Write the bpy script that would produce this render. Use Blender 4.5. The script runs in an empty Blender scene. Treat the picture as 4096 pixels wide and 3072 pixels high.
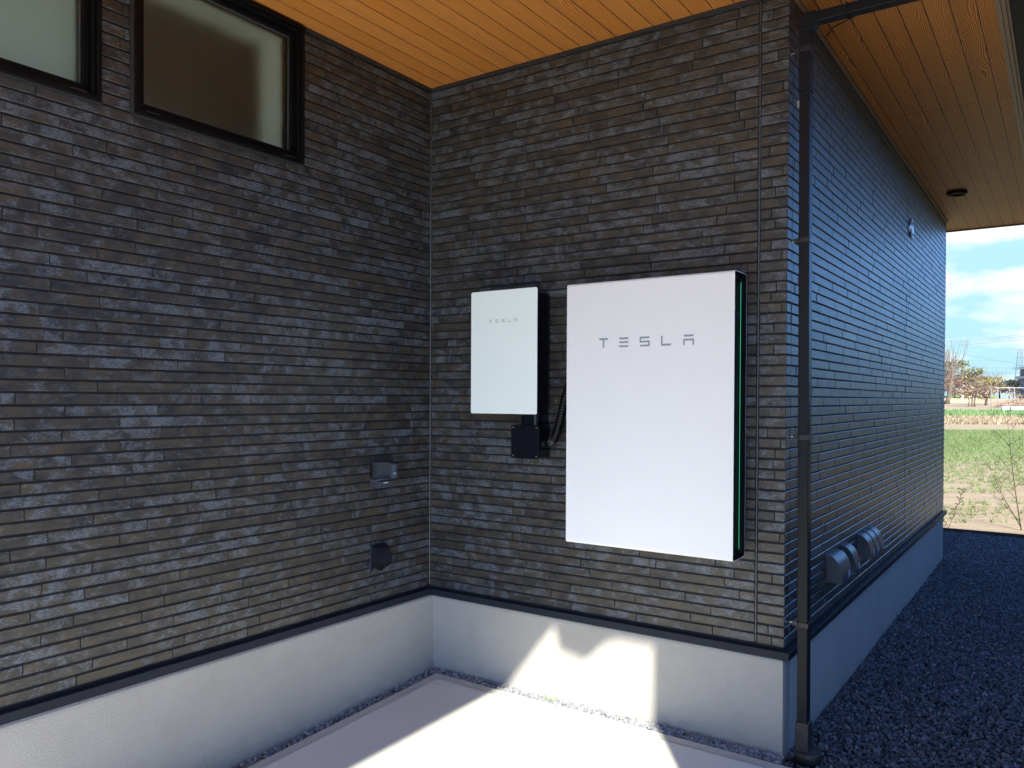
import bpy, math, random
import numpy as np
from mathutils import Vector, Matrix
R = math.radians
D = bpy.data
scn = bpy.context.scene
COL = scn.collection
rnd = random.Random(7)

# ------------------------------------------------------------------ camera
CAM = Vector((2.7849, -3.2632, 1.0007))
YAW, PITCH, ROLL = 0.6050, -0.0109, 0.0048
cam_d = D.cameras.new('Camera'); cam = D.objects.new('Camera', cam_d); COL.objects.link(cam)
cam_d.sensor_width = 36; cam_d.lens = 3213.96 / 4096 * 36
cam_d.shift_y = (1628.4 - 1536) / 4096
cam_d.clip_start = 0.05; cam_d.clip_end = 3000
fwd = Vector((-math.sin(YAW) * math.cos(PITCH), math.cos(YAW) * math.cos(PITCH), math.sin(PITCH)))
rgt = Vector((math.cos(YAW), math.sin(YAW), 0)); up = rgt.cross(fwd)
r2 = rgt * math.cos(ROLL) + up * math.sin(ROLL); u2 = -rgt * math.sin(ROLL) + up * math.cos(ROLL)
cam.matrix_world = Matrix(((r2.x, u2.x, -fwd.x, CAM.x), (r2.y, u2.y, -fwd.y, CAM.y), (r2.z, u2.z, -fwd.z, CAM.z), (0, 0, 0, 1)))
scn.camera = cam

# ------------------------------------------------------------------ view, world, sun
scn.render.engine = 'CYCLES'
scn.cycles.max_bounces = 10; scn.cycles.diffuse_bounces = 6; scn.cycles.transmission_bounces = 8
scn.view_settings.view_transform = 'Standard'; scn.view_settings.look = 'None'
scn.view_settings.gamma = 1; scn.view_settings.use_curve_mapping = False
scn.view_settings.exposure = 1.7
SUN_EL = R(38.0); SUN_AZ = math.atan2(0.6, -0.8)      # towards the sun: +x, -y
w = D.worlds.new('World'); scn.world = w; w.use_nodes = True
def world():
    nt = w.node_tree; N = nt.nodes; L = nt.links; N.clear()
    out = N.new('ShaderNodeOutputWorld'); bg = N.new('ShaderNodeBackground'); bg.inputs['Strength'].default_value = 0.12
    sky = N.new('ShaderNodeTexSky'); sky.sky_type = 'NISHITA'; sky.sun_disc = False
    sky.sun_elevation = SUN_EL; sky.sun_rotation = SUN_AZ; sky.air_density = 0.75; sky.dust_density = 0.05; sky.ozone_density = 3.5
    tc = N.new('ShaderNodeTexCoord'); dirn = tc.outputs['Generated']
    sp = N.new('ShaderNodeSeparateXYZ'); L.new(dirn, sp.inputs[0])
    def rng(v, a, b, c, d):
        m = N.new('ShaderNodeMapRange'); L.new(v, m.inputs['Value'])
        for k, x in (('From Min', a), ('From Max', b), ('To Min', c), ('To Max', d)): m.inputs[k].default_value = x
        return m.outputs[0]
    def mul(a, b):
        m = N.new('ShaderNodeMath'); m.operation = 'MULTIPLY'; L.new(a, m.inputs[0]); L.new(b, m.inputs[1]); return m.outputs[0]
    def mix(f, a, b, mode='MIX'):
        m = N.new('ShaderNodeMix'); m.data_type = 'RGBA'; m.blend_type = mode
        if f is None: m.inputs['Factor'].default_value = 1
        else: L.new(f, m.inputs['Factor'])
        L.new(a, m.inputs['A']); m.inputs['B'].default_value = (*b, 1); return m.outputs['Result']
    cloud_side = rng(sp.outputs[0], -.02, .10, 1, 0)                      # clouds and pale low sky kept off the quarter the side wall reflects
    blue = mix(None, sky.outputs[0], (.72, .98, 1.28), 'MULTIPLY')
    pale = mix(mul(rng(sp.outputs[2], .22, .29, 1, 0), cloud_side), blue, (1.40, 2.35, 2.75))
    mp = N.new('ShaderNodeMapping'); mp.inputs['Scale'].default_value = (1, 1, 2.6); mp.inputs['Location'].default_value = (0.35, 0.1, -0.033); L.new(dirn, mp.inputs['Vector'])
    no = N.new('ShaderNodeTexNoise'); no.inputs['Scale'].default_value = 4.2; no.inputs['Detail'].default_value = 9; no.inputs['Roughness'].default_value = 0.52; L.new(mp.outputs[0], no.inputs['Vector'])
    cloud = mul(mul(rng(no.outputs['Fac'], .46, .56, 0, 1), rng(sp.outputs[2], .21, .28, 1, 0)), cloud_side)
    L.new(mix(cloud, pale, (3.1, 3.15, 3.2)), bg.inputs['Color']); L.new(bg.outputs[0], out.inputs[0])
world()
sd = D.lights.new('Sun', 'SUN'); sd.energy = 5.0; sd.angle = R(0.8); sd.color = (1.0, 0.945, 0.82)
so = D.objects.new('Sun', sd); COL.objects.link(so)
sdir = Vector((math.sin(SUN_AZ) * math.cos(SUN_EL), math.cos(SUN_AZ) * math.cos(SUN_EL), math.sin(SUN_EL)))
so.rotation_euler = sdir.to_track_quat('Z', 'Y').to_euler(); so.location = (3, -4, 8)

# ------------------------------------------------------------------ mesh helpers
class MB:
    def __init__(s): s.v = []; s.f = []; s.sm = []; s.rn = []
    def add(s, vs, fs, smooth=False, r=0.0):
        b = len(s.v); s.v += [tuple(x) for x in vs]
        for f in fs: s.f.append(tuple(i + b for i in f)); s.sm.append(smooth); s.rn.append(r)
    def box(s, a, b, r=0.0):
        (x0, y0, z0), (x1, y1, z1) = a, b
        s.add([(x0, y0, z0), (x1, y0, z0), (x1, y1, z0), (x0, y1, z0), (x0, y0, z1), (x1, y0, z1), (x1, y1, z1), (x0, y1, z1)],
              [(3, 2, 1, 0), (4, 5, 6, 7), (0, 1, 5, 4), (1, 2, 6, 5), (2, 3, 7, 6), (3, 0, 4, 7)], r=r)
    def prism(s, pts, axis, t0, t1, smooth=False):
        """pts: 2D ring in the plane across axis; axis 0 -> (y,z), 1 -> (x,z), 2 -> (x,y)"""
        def P(p, t): return (t, p[0], p[1]) if axis == 0 else ((p[0], t, p[1]) if axis == 1 else (p[0], p[1], t))
        n = len(pts)
        s.add([P(p, t0) for p in pts] + [P(p, t1) for p in pts], [tuple(range(n)), tuple(range(2 * n - 1, n - 1, -1))])
        b = len(s.v) - 2 * n
        for i in range(n):
            j = (i + 1) % n; s.f.append((b + i, b + n + i, b + n + j, b + j)); s.sm.append(smooth); s.rn.append(0.0)
    def tube(s, pts, rad, n=10, cap=True):
        pts = [Vector(p) for p in pts]; rs = rad if isinstance(rad, (list, tuple)) else [rad] * len(pts)
        b = len(s.v); prev = None
        for i, p in enumerate(pts):
            t = (pts[min(i + 1, len(pts) - 1)] - pts[max(i - 1, 0)]).normalized()
            if prev is None: a = t.cross(Vector((0, 0, 1)) if abs(t.z) < .9 else Vector((1, 0, 0))).normalized()
            else: a = (prev - t * prev.dot(t)).normalized()
            prev = a; c = t.cross(a)
            for k in range(n):
                an = 2 * math.pi * k / n; s.v.append(tuple(p + (a * math.cos(an) + c * math.sin(an)) * rs[i]))
        for i in range(len(pts) - 1):
            for k in range(n):
                m = (k + 1) % n; s.f.append((b + i * n + k, b + i * n + m, b + (i + 1) * n + m, b + (i + 1) * n + k)); s.sm.append(True); s.rn.append(0.0)
        if cap:
            s.f.append(tuple(b + k for k in range(n))[::-1]); s.sm.append(False); s.rn.append(0.0)
            e = b + (len(pts) - 1) * n; s.f.append(tuple(e + k for k in range(n))); s.sm.append(False); s.rn.append(0.0)
    def build(s, name, m, parent=None, bevel=0, seg=2, attr=False):
        me = D.meshes.new(name); me.from_pydata(s.v, [], s.f); me.update()
        me.polygons.foreach_set('use_smooth', s.sm)
        if attr:
            a = me.attributes.new('tint', 'FLOAT', 'FACE'); a.data.foreach_set('value', s.rn)
        me.materials.append(m)
        o = D.objects.new(name, me); COL.objects.link(o)
        if parent is not None:
            o.parent = parent; o.matrix_parent_inverse = Matrix.Translation(-parent.location)
        if bevel:
            b = o.modifiers.new('bevel', 'BEVEL'); b.width = bevel; b.segments = seg; b.limit_method = 'ANGLE'; b.angle_limit = R(35); b.harden_normals = False
        return o
def empty(name, loc, label, cat, group=None):
    o = D.objects.new(name, None); COL.objects.link(o); o.location = loc; o.empty_display_size = .1
    return tag(o, label, cat, group)
def tag(o, label=None, cat=None, group=None, kind=None):
    if label: o['label'] = label
    if cat: o['category'] = cat
    if group: o['group'] = group
    if kind: o['kind'] = kind
    return o

# ------------------------------------------------------------------ materials
def newmat(name):
    m = D.materials.new(name); m.use_nodes = True; nt = m.node_tree
    return m, nt.nodes, nt.links, nt.nodes['Principled BSDF']
def noise(N, L, vec, scale, detail=4, rough=.55, dist=0):
    n = N.new('ShaderNodeTexNoise'); n.inputs['Scale'].default_value = scale; n.inputs['Detail'].default_value = detail
    n.inputs['Roughness'].default_value = rough; n.inputs['Distortion'].default_value = dist
    if vec is not None: L.new(vec, n.inputs['Vector'])
    return n.outputs['Fac']
def mapping(N, L, scale=(1, 1, 1), rot=(0, 0, 0), src=None):
    if src is None: src = N.new('ShaderNodeTexCoord').outputs['Object']
    m = N.new('ShaderNodeMapping'); m.inputs['Scale'].default_value = scale; m.inputs['Rotation'].default_value = rot
    L.new(src, m.inputs['Vector']); return m.outputs[0]
def ramp(N, L, fac, stops):
    r = N.new('ShaderNodeValToRGB'); e = r.color_ramp.elements
    while len(e) < len(stops): e.new(0.5)
    for el, (p, c) in zip(e, stops):
        el.position = p; el.color = (c, c, c, 1) if isinstance(c, (int, float)) else (*c, 1)
    L.new(fac, r.inputs[0]); return r.outputs[0]
def mixc(N, L, fac, a, b, mode='MIX'):
    m = N.new('ShaderNodeMix'); m.data_type = 'RGBA'; m.blend_type = mode
    for k, v in (('Factor', fac), ('A', a), ('B', b)):
        if isinstance(v, (int, float)): m.inputs[k].default_value = v
        elif isinstance(v, tuple): m.inputs[k].default_value = (*v, 1)
        else: L.new(v, m.inputs[k])
    return m.outputs['Result']
def mth(N, L, op, a, b=0.0, clamp=False):
    m = N.new('ShaderNodeMath'); m.operation = op; m.use_clamp = clamp
    for i, v in enumerate((a, b)):
        if isinstance(v, (int, float)): m.inputs[i].default_value = v
        else: L.new(v, m.inputs[i])
    return m.outputs[0]
def bump(N, L, bs, h, strength, dist):
    b = N.new('ShaderNodeBump'); b.inputs['Strength'].default_value = strength; b.inputs['Distance'].default_value = dist
    L.new(h, b.inputs['Height']); L.new(b.outputs[0], bs.inputs['Normal']); return b
def simple(name, col, rough=.5, metal=0, var=.12, vs=9, bs=0, bd=.001, bsc=200, spec=.5):
    m, N, L, b = newmat(name)
    v = mapping(N, L)
    f = noise(N, L, v, vs, 5)
    c = ramp(N, L, f, [(.3, tuple(x * (1 - var) for x in col)), (.7, tuple(min(1, x * (1 + var)) for x in col))])
    L.new(c, b.inputs['Base Color']); b.inputs['Roughness'].default_value = rough; b.inputs['Metallic'].default_value = metal
    b.inputs['Specular IOR Level'].default_value = spec
    if bs: bump(N, L, b, noise(N, L, v, bsc, 3), bs, bd)
    return m

def brick_material():
    m, N, L, b = newmat('glazed_brick')
    at = N.new('ShaderNodeAttribute'); at.attribute_name = 'tint'
    tc = N.new('ShaderNodeTexCoord'); va = N.new('ShaderNodeVectorMath'); va.operation = 'ADD'
    cb = N.new('ShaderNodeCombineXYZ'); k = mth(N, L, 'MULTIPLY', at.outputs['Fac'], 37.0)
    for i in range(3): L.new(k, cb.inputs[i])
    L.new(tc.outputs['Object'], va.inputs[0]); L.new(cb.outputs[0], va.inputs[1]); P = va.outputs[0]
    # large soft clumps inside each brick, broken up by grain drawn along the brick
    cl = noise(N, L, mapping(N, L, (13, 13, 17), src=P), 1.2, 6, .66, .5)
    gr = noise(N, L, mapping(N, L, (10, 10, 330), src=P), 1.0, 4, .7)
    fn = noise(N, L, mapping(N, L, (60, 60, 130), src=P), 1.6, 4, .75)
    s = mth(N, L, 'ADD', mth(N, L, 'ADD', cl, mth(N, L, 'MULTIPLY', mth(N, L, 'SUBTRACT', gr, .5), .16)), mth(N, L, 'MULTIPLY', mth(N, L, 'SUBTRACT', fn, .5), .55))
    sh = mth(N, L, 'ADD', s, mth(N, L, 'MULTIPLY', mth(N, L, 'SUBTRACT', at.outputs['Fac'], .5), .13))
    glaze = ramp(N, L, sh, [(.49, 0), (.665, 1)])
    br = noise(N, L, mapping(N, L, (7, 7, 12), src=P), 1.7, 4, .6)
    brown = ramp(N, L, br, [(.34, (.016, .016, .018)), (.45, (.029, .027, .025)), (.57, (.046, .039, .029)), (.70, (.064, .046, .023))])
    blue = ramp(N, L, fn, [(.35, (.054, .064, .082)), (.65, (.124, .146, .182))])
    c = mixc(N, L, glaze, brown, blue)
    L.new(c, b.inputs['Base Color'])
    rr = ramp(N, L, mth(N, L, 'ADD', mth(N, L, 'MULTIPLY', fn, .6), mth(N, L, 'MULTIPLY', glaze, .12)), [(.2, .30), (.6, .50)])
    L.new(rr, b.inputs['Roughness']); b.inputs['Specular IOR Level'].default_value = .55
    h = mth(N, L, 'ADD', mth(N, L, 'MULTIPLY', gr, 1.0), mth(N, L, 'MULTIPLY', noise(N, L, mapping(N, L, (90, 90, 200), src=P), 1.5, 3), .6))
    bump(N, L, b, h, .55, .0022)
    return m
def soffit_material():
    m, N, L, b = newmat('wood_grain_board')
    tc = N.new('ShaderNodeTexCoord'); P = tc.outputs['Object']
    sp = N.new('ShaderNodeSeparateXYZ'); L.new(P, sp.inputs[0])
    bx = mth(N, L, 'DIVIDE', sp.outputs[0], .091); fl = mth(N, L, 'FLOOR', bx); fr = mth(N, L, 'FRACT', bx)
    yy = mth(N, L, 'DIVIDE', mth(N, L, 'SUBTRACT', sp.outputs[1], .02), 1.79)
    fy = mth(N, L, 'FLOOR', mth(N, L, 'MAXIMUM', yy, 0.0))
    wn = N.new('ShaderNodeTexWhiteNoise'); wn.noise_dimensions = '1D'; L.new(mth(N, L, 'ADD', fl, mth(N, L, 'MULTIPLY', fy, 17.3)), wn.inputs['W'])
    off = N.new('ShaderNodeCombineXYZ'); L.new(mth(N, L, 'MULTIPLY', wn.outputs['Value'], 19), off.inputs[0]); L.new(mth(N, L, 'MULTIPLY', wn.outputs['Value'], 31), off.inputs[1])
    va = N.new('ShaderNodeVectorMath'); va.operation = 'ADD'; L.new(P, va.inputs[0]); L.new(off.outputs[0], va.inputs[1])
    # growth rings: bands across the board, bent slowly along it
    wave = noise(N, L, mapping(N, L, (7, 1.3, 1), src=va.outputs[0]), 1.0, 3, .5)
    wav2 = noise(N, L, mapping(N, L, (25, 14, 1), src=va.outputs[0]), 1.0, 2, .5)
    ph = mth(N, L, 'ADD', mth(N, L, 'ADD', mth(N, L, 'MULTIPLY', sp.outputs[0], 900), mth(N, L, 'MULTIPLY', wave, 95)), mth(N, L, 'MULTIPLY', wav2, 3.2))
    ring = mth(N, L, 'ADD', mth(N, L, 'MULTIPLY', mth(N, L, 'SINE', ph), .5), .5)
    broad = noise(N, L, mapping(N, L, (16, .6, 1), src=va.outputs[0]), 1.0, 3, .6)
    c1 = mixc(N, L, ring, (.25, .074, .011), (.84, .335, .066))
    c2 = mixc(N, L, mth(N, L, 'MULTIPLY', ramp(N, L, broad, [(.35, 0), (.7, 1)]), .45), c1, (.33, .125, .032))
    c3 = mixc(N, L, mth(N, L, 'MULTIPLY', wn.outputs['Value'], .22), c2, (.66, .31, .09))
    edge = mth(N, L, 'LESS_THAN', fr, .045)
    cross = mth(N, L, 'MULTIPLY', mth(N, L, 'LESS_THAN', mth(N, L, 'FRACT', yy), .0022), mth(N, L, 'GREATER_THAN', sp.outputs[1], .5))
    ln = mth(N, L, 'MAXIMUM', edge, cross)
    c4 = mixc(N, L, ln, c3, (.055, .020, .008))
    L.new(c4, b.inputs['Base Color']); b.inputs['Roughness'].default_value = .55; b.inputs['Specular IOR Level'].default_value = .3
    h = mth(N, L, 'SUBTRACT', mth(N, L, 'MULTIPLY', ring, .25), mth(N, L, 'MULTIPLY', ln, 1.0))
    bump(N, L, b, h, .5, .0015)
    return m
def plaster_material():
    m, N, L, b = newmat('foundation_plaster')
    v = mapping(N, L)
    c = ramp(N, L, noise(N, L, v, 2.2, 6, .6), [(.3, (.335, .325, .300)), (.7, (.390, .378, .352))])
    spz = N.new('ShaderNodeSeparateXYZ'); L.new(v, spz.inputs[0])
    mz = N.new('ShaderNodeMapRange'); mz.inputs['From Min'].default_value = -.30; mz.inputs['From Max'].default_value = -.47; L.new(spz.outputs[2], mz.inputs['Value'])
    sp2 = mth(N, L, 'MULTIPLY', mz.outputs[0], ramp(N, L, noise(N, L, v, 14, 6, .7), [(.38, 0), (.66, 1)])); c = mixc(N, L, mth(N, L, 'MULTIPLY', sp2, .45), c, (.24, .225, .19))
    run = ramp(N, L, noise(N, L, mapping(N, L, (5, 5, .7)), 1, 5, .7), [(.56, 0), (.72, 1)]); c = mixc(N, L, mth(N, L, 'MULTIPLY', run, .16), c, (.26, .26, .25))
    L.new(c, b.inputs['Base Color']); b.inputs['Roughness'].default_value = .9
    vo = N.new('ShaderNodeTexVoronoi'); vo.inputs['Scale'].default_value = 150; L.new(v, vo.inputs['Vector'])
    h = mth(N, L, 'ADD', noise(N, L, v, 150, 4, .6), mth(N, L, 'MULTIPLY', vo.outputs['Distance'], -.8))
    bump(N, L, b, h, .6, .0028)
    return m
def concrete_material():
    m, N, L, b = newmat('brushed_concrete')
    v = mapping(N, L)
    f = noise(N, L, v, 3.0, 8, .65)
    c = ramp(N, L, f, [(.3, (.66, .655, .59)), (.7, (.735, .73, .66))])
    c = mixc(N, L, mth(N, L, 'MULTIPLY', noise(N, L, mapping(N, L, (3, 160, 1)), 1, 3), .35), c, (.57, .58, .54))
    pore = ramp(N, L, noise(N, L, v, 85, 3, .6), [(.68, 0), (.76, 1)]); c = mixc(N, L, mth(N, L, 'MULTIPLY', pore, .35), c, (.30, .29, .27))
    stain = ramp(N, L, noise(N, L, v, 1.3, 7, .7, 1.2), [(.52, 0), (.68, 1)]); c = mixc(N, L, mth(N, L, 'MULTIPLY', stain, .28), c, (.44, .43, .39))
    L.new(c, b.inputs['Base Color']); b.inputs['Roughness'].default_value = .8
    bump(N, L, b, noise(N, L, mapping(N, L, (20, 260, 1)), 1, 3), .35, .0012)
    return m
def stone_material(name, dark, light, rough=.7):
    m, N, L, b = newmat(name)
    at = N.new('ShaderNodeAttribute'); at.attribute_name = 'tint'
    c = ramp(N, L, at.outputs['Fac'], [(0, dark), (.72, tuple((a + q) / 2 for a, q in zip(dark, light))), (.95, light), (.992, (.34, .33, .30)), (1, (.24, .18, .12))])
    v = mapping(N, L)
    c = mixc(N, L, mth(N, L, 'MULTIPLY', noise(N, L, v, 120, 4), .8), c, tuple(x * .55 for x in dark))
    L.new(c, b.inputs['Base Color']); b.inputs['Roughness'].default_value = rough
    bump(N, L, b, noise(N, L, v, 300, 3), .4, .001)
    return m
M = dict(
    brick=brick_material(), soffit=soffit_material(), plaster=plaster_material(), concrete=concrete_material(),
    mortar=simple('dark_mortar', (.010, .011, .015), .8, bs=.3),
    caulk=simple('wet_black_sealant', (.045, .045, .048), .22, bs=.5, bsc=60, bd=.004, spec=.7),
    flash=simple('charcoal_sheet_metal', (.018, .022, .031), .5, var=.06, spec=.12),
    fascia=simple('tan_fascia', (.30, .20, .115), .5, var=.05),
    gutter=simple('black_gutter', (.010, .012, .016), .55, spec=.15),
    frame=simple('black_window_aluminium', (.003, .003, .0035), .5, var=.03, spec=.15),
    trimdark=simple('dark_brown_trim', (.03, .028, .03), .45),
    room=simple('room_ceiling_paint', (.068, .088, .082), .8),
    reveal=simple('white_window_reveal', (.82, .88, .82), .7, var=.02),
    white=simple('white_powder_coat', (.85, .86, .87), .36, var=.008, bs=.05, bsc=400),
    glassw=simple('white_back_painted_glass', (.85, .94, .92), .16, var=.006, spec=.45),
    black=simple('black_ribbed_plastic', (.004, .005, .007), .38, var=.03, spec=.25),
    blackg=simple('gloss_black_lid', (.004, .005, .009), .12, var=.02, spec=.3),
    mark=simple('grey_wordmark_ink', (.27, .31, .36), .5, var=.01),
    marks=simple('silver_wordmark_ink', (.40, .47, .50), .4, var=.01),
    screw=simple('steel_screw', (.65, .62, .58), .3, metal=1),
    pipe=simple('dark_drainpipe_pvc', (.011, .012, .016), .36, var=.05, spec=.14),
    pipeold=simple('scuffed_drain_sleeve', (.024, .022, .022), .5, var=.5, vs=30),
    hood=simple('gunmetal_vent_hood', (.055, .062, .080), .38, metal=.1, var=.04, spec=.4),
    hoodblue=simple('blue_grey_outlet_panel', (.06, .085, .12), .4, var=.03),
    sticker=simple('faded_sticker', (.42, .46, .52), .5, var=.25, vs=160),
    chrome=simple('brushed_metal_ring', (.55, .57, .62), .28, metal=.9, var=.05),
    greybase=simple('grey_drain_pipe_stub', (.25, .26, .29), .5),
    base=simple('gravel_bed', (.018, .019, .022), .9),
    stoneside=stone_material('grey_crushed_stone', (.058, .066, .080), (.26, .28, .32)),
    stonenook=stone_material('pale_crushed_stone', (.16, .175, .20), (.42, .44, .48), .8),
    kerb=simple('weathered_brown_edging', (.055, .038, .028), .8, var=.3, bs=.4),
    render_wall=simple('beige_render', (.42, .39, .35), .85),
    wood=simple('weathered_bark', (.11, .085, .06), .9, var=.35, vs=5),
    twig=simple('grey_brown_twig', (.13, .095, .075), .9, var=.3),
    weed=simple('dark_dry_stem', (.045, .030, .024), .8),
    steel=simple('galvanised_pipe', (.27, .28, .29), .6),
    tin=simple('white_corrugated_sheet', (.33, .36, .38), .5, var=.08, vs=3),
    tile=simple('grey_roof_tile', (.10, .11, .13), .5, var=.2, vs=8),
    siding=simple('blue_grey_siding', (.10, .13, .17), .6, var=.1),
    cream=simple('cream_house_wall', (.55, .52, .46), .8),
    conc2=simple('pale_pole_concrete', (.30, .31, .33), .8),
    pylon=simple('galvanised_lattice', (.13, .15, .18), .8, spec=.1),
    wire=simple('power_line_wire', (.10, .12, .15), .6),
)
mg, N_, L_, b_ = newmat('green_status_light'); b_.inputs['Base Color'].default_value = (.02, .3, .12, 1); b_.inputs['Emission Color'].default_value = (.05, .60, .30, 1); b_.inputs['Emission Strength'].default_value = .20; M['led'] = mg
def leafmat(name, a, b2):
    m, N, L, b = newmat(name); at = N.new('ShaderNodeAttribute'); at.attribute_name = 'tint'
    L.new(ramp(N, L, at.outputs['Fac'], [(0, a), (1, b2)]), b.inputs['Base Color']); b.inputs['Roughness'].default_value = .7
    return m
M['leaf_olive'] = leafmat('olive_leaf', (.05, .06, .022), (.17, .165, .06))
M['leaf_rust'] = leafmat('rust_leaf', (.10, .062, .032), (.24, .155, .085))
M['leaf_red'] = leafmat('dull_red_leaf', (.10, .05, .038), (.20, .12, .08))
M['leaf_yellow'] = leafmat('yellow_green_leaf', (.11, .115, .03), (.27, .24, .065))
M['leaf_dark'] = leafmat('dark_leaf', (.02, .03, .035), (.06, .07, .075))
M['leaf_cab'] = leafmat('cabbage_leaf', (.10, .20, .05), (.34, .42, .14))
M['grass'] = leafmat('field_grass', (.05, .10, .022), (.16, .20, .065))
M['straw'] = leafmat('dry_straw', (.20, .15, .09), (.36, .29, .20))
M['brush'] = leafmat('dry_brush', (.17, .115, .08), (.40, .30, .22))
def glass_mat():
    m, N, L, b = newmat('frosted_window_glass'); N.remove(b); out = [n for n in N if n.type == 'OUTPUT_MATERIAL'][0]
    g = N.new('ShaderNodeBsdfRefraction'); g.inputs['IOR'].default_value = 1.22; g.inputs['Roughness'].default_value = .42; g.inputs['Color'].default_value = (.93, 1.0, 1.0, 1)
    gl = N.new('ShaderNodeBsdfGlossy'); gl.inputs['Roughness'].default_value = .12
    fr = N.new('ShaderNodeFresnel'); fr.inputs['IOR'].default_value = 1.45
    mx = N.new('ShaderNodeMixShader'); L.new(fr.outputs[0], mx.inputs[0]); L.new(g.outputs[0], mx.inputs[1]); L.new(gl.outputs[0], mx.inputs[2]); L.new(mx.outputs[0], out.inputs[0])
    bu = N.new('ShaderNodeBump'); bu.inputs['Strength'].default_value = .3; bu.inputs['Distance'].default_value = .002
    L.new(noise(N, L, mapping(N, L, (1, 60, 220)), 1, 2), bu.inputs['Height'])
    for n in (g, gl): L.new(bu.outputs[0], n.inputs['Normal'])
    return m
M['glass'] = glass_mat()
def blind_mat():
    m, N, L, b = newmat('pale_blind'); out = [n for n in N if n.type == 'OUTPUT_MATERIAL'][0]; b.inputs['Base Color'].default_value = (.72, .82, .80, 1); b.inputs['Roughness'].default_value = .9
    t_ = N.new('ShaderNodeBsdfTranslucent'); t_.inputs['Color'].default_value = (.92, .97, .95, 1); mx = N.new('ShaderNodeMixShader'); mx.inputs[0].default_value = .6
    L.new(b.outputs[0], mx.inputs[1]); L.new(t_.outputs[0], mx.inputs[2]); L.new(mx.outputs[0], out.inputs[0]); return m
M['blind'] = blind_mat()

# ------------------------------------------------------------------ setting: ground
def hfield(d):
    if d < 9: return -.49
    if d < 65: return -.49 + (d - 9) * .0233
    return .82 + min(1, (d - 65) / .8) * .36 + max(0, d - 66) * .0012
f2 = Vector((-math.sin(YAW), math.cos(YAW), 0)); l2 = Vector((math.cos(YAW), math.sin(YAW), 0))
def gpt(lat, d, z=0.0):
    p = Vector((CAM.x, CAM.y, 0)) + l2 * lat + f2 * d; return Vector((p.x, p.y, hfield(d) + z))
def at(u, d, z=0.0): return gpt((u - 2048) / 3214 * d, d, z)
def ground_material():
    m, N, L, b = newmat('farmland'); tc = N.new('ShaderNodeTexCoord'); P = tc.outputs['Object']
    sp = N.new('ShaderNodeSeparateXYZ'); L.new(P, sp.inputs[0])
    wob = noise(N, L, mapping(N, L, (.25, .25, 1)), 1, 3)
    d = mth(N, L, 'ADD', sp.outputs[1], mth(N, L, 'MULTIPLY', mth(N, L, 'SUBTRACT', wob, .5), 1.2))
    soil = ramp(N, L, noise(N, L, mapping(N, L, (1.2, 5, 1)), 1, 7, .65), [(.3, (.215, .165, .11)), (.7, (.30, .245, .175))])
    green = ramp(N, L, noise(N, L, mapping(N, L, (3, 9, 1)), 1, 5, .7), [(.3, (.095, .145, .05)), (.7, (.17, .215, .09))])
    dens = ramp(N, L, mth(N, L, 'DIVIDE', d, 100), [(.10, .30), (.14, .45), (.18, .64), (.22, .84), (.286, .97), (.288, 0)])
    pat = noise(N, L, mapping(N, L, (1.4, 12, 1)), 1, 6, .7)
    cov = mth(N, L, 'GREATER_THAN', mth(N, L, 'ADD', mth(N, L, 'MULTIPLY', dens, .50), mth(N, L, 'SUBTRACT', pat, .5)), .30)
    c = mixc(N, L, cov, soil, green)
    def band(lo, hi): return mth(N, L, 'MULTIPLY', mth(N, L, 'GREATER_THAN', d, lo), mth(N, L, 'LESS_THAN', d, hi))
    c = mixc(N, L, band(31.8, 37.6), c, ramp(N, L, noise(N, L, mapping(N, L, (2, 3, 1)), 1, 6, .7), [(.4, (.30, .235, .165)), (.55, (.24, .21, .12)), (.62, (.12, .17, .07))]))
    c = mixc(N, L, band(37.6, 44.8), c, (.13, .21, .08))
    L.new(c, b.inputs['Base Color']); b.inputs['Roughness'].default_value = 1; b.inputs['Specular IOR Level'].default_value = .1
    bump(N, L, b, noise(N, L, mapping(N, L, (6, 12, 1)), 1, 6, .7), .7, .05)
    return m
def ground():
    mb = MB(); ds = [-60, -20, 0, 3, 6, 8.5, 9, 12, 16, 20, 26, 32, 40, 50, 60, 64.9, 65.05, 65.2, 66, 70, 90, 150, 400, 1200]
    xs = [-900, -300, -60, -20, -8, 0, 4, 8, 14, 24, 40, 80, 300, 900]
    for d in ds:
        for x in xs: mb.v.append((x, d, (-1.0 if d <= 3 else -.62 if d <= 8.5 else hfield(d)) + CAM.z * 0))
    n = len(xs)
    for i in range(len(ds) - 1):
        for j in range(n - 1): mb.f.append((i * n + j, i * n + j + 1, (i + 1) * n + j + 1, (i + 1) * n + j)); mb.sm.append(False); mb.rn.append(0)
    o = mb.build('ground', ground_material()); o.location = (CAM.x, CAM.y, 0); o.rotation_euler = (0, 0, YAW)
    tag(o, 'open farmland of tan soil with strips of young green crop beyond the house', kind='structure')
ground()

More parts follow.
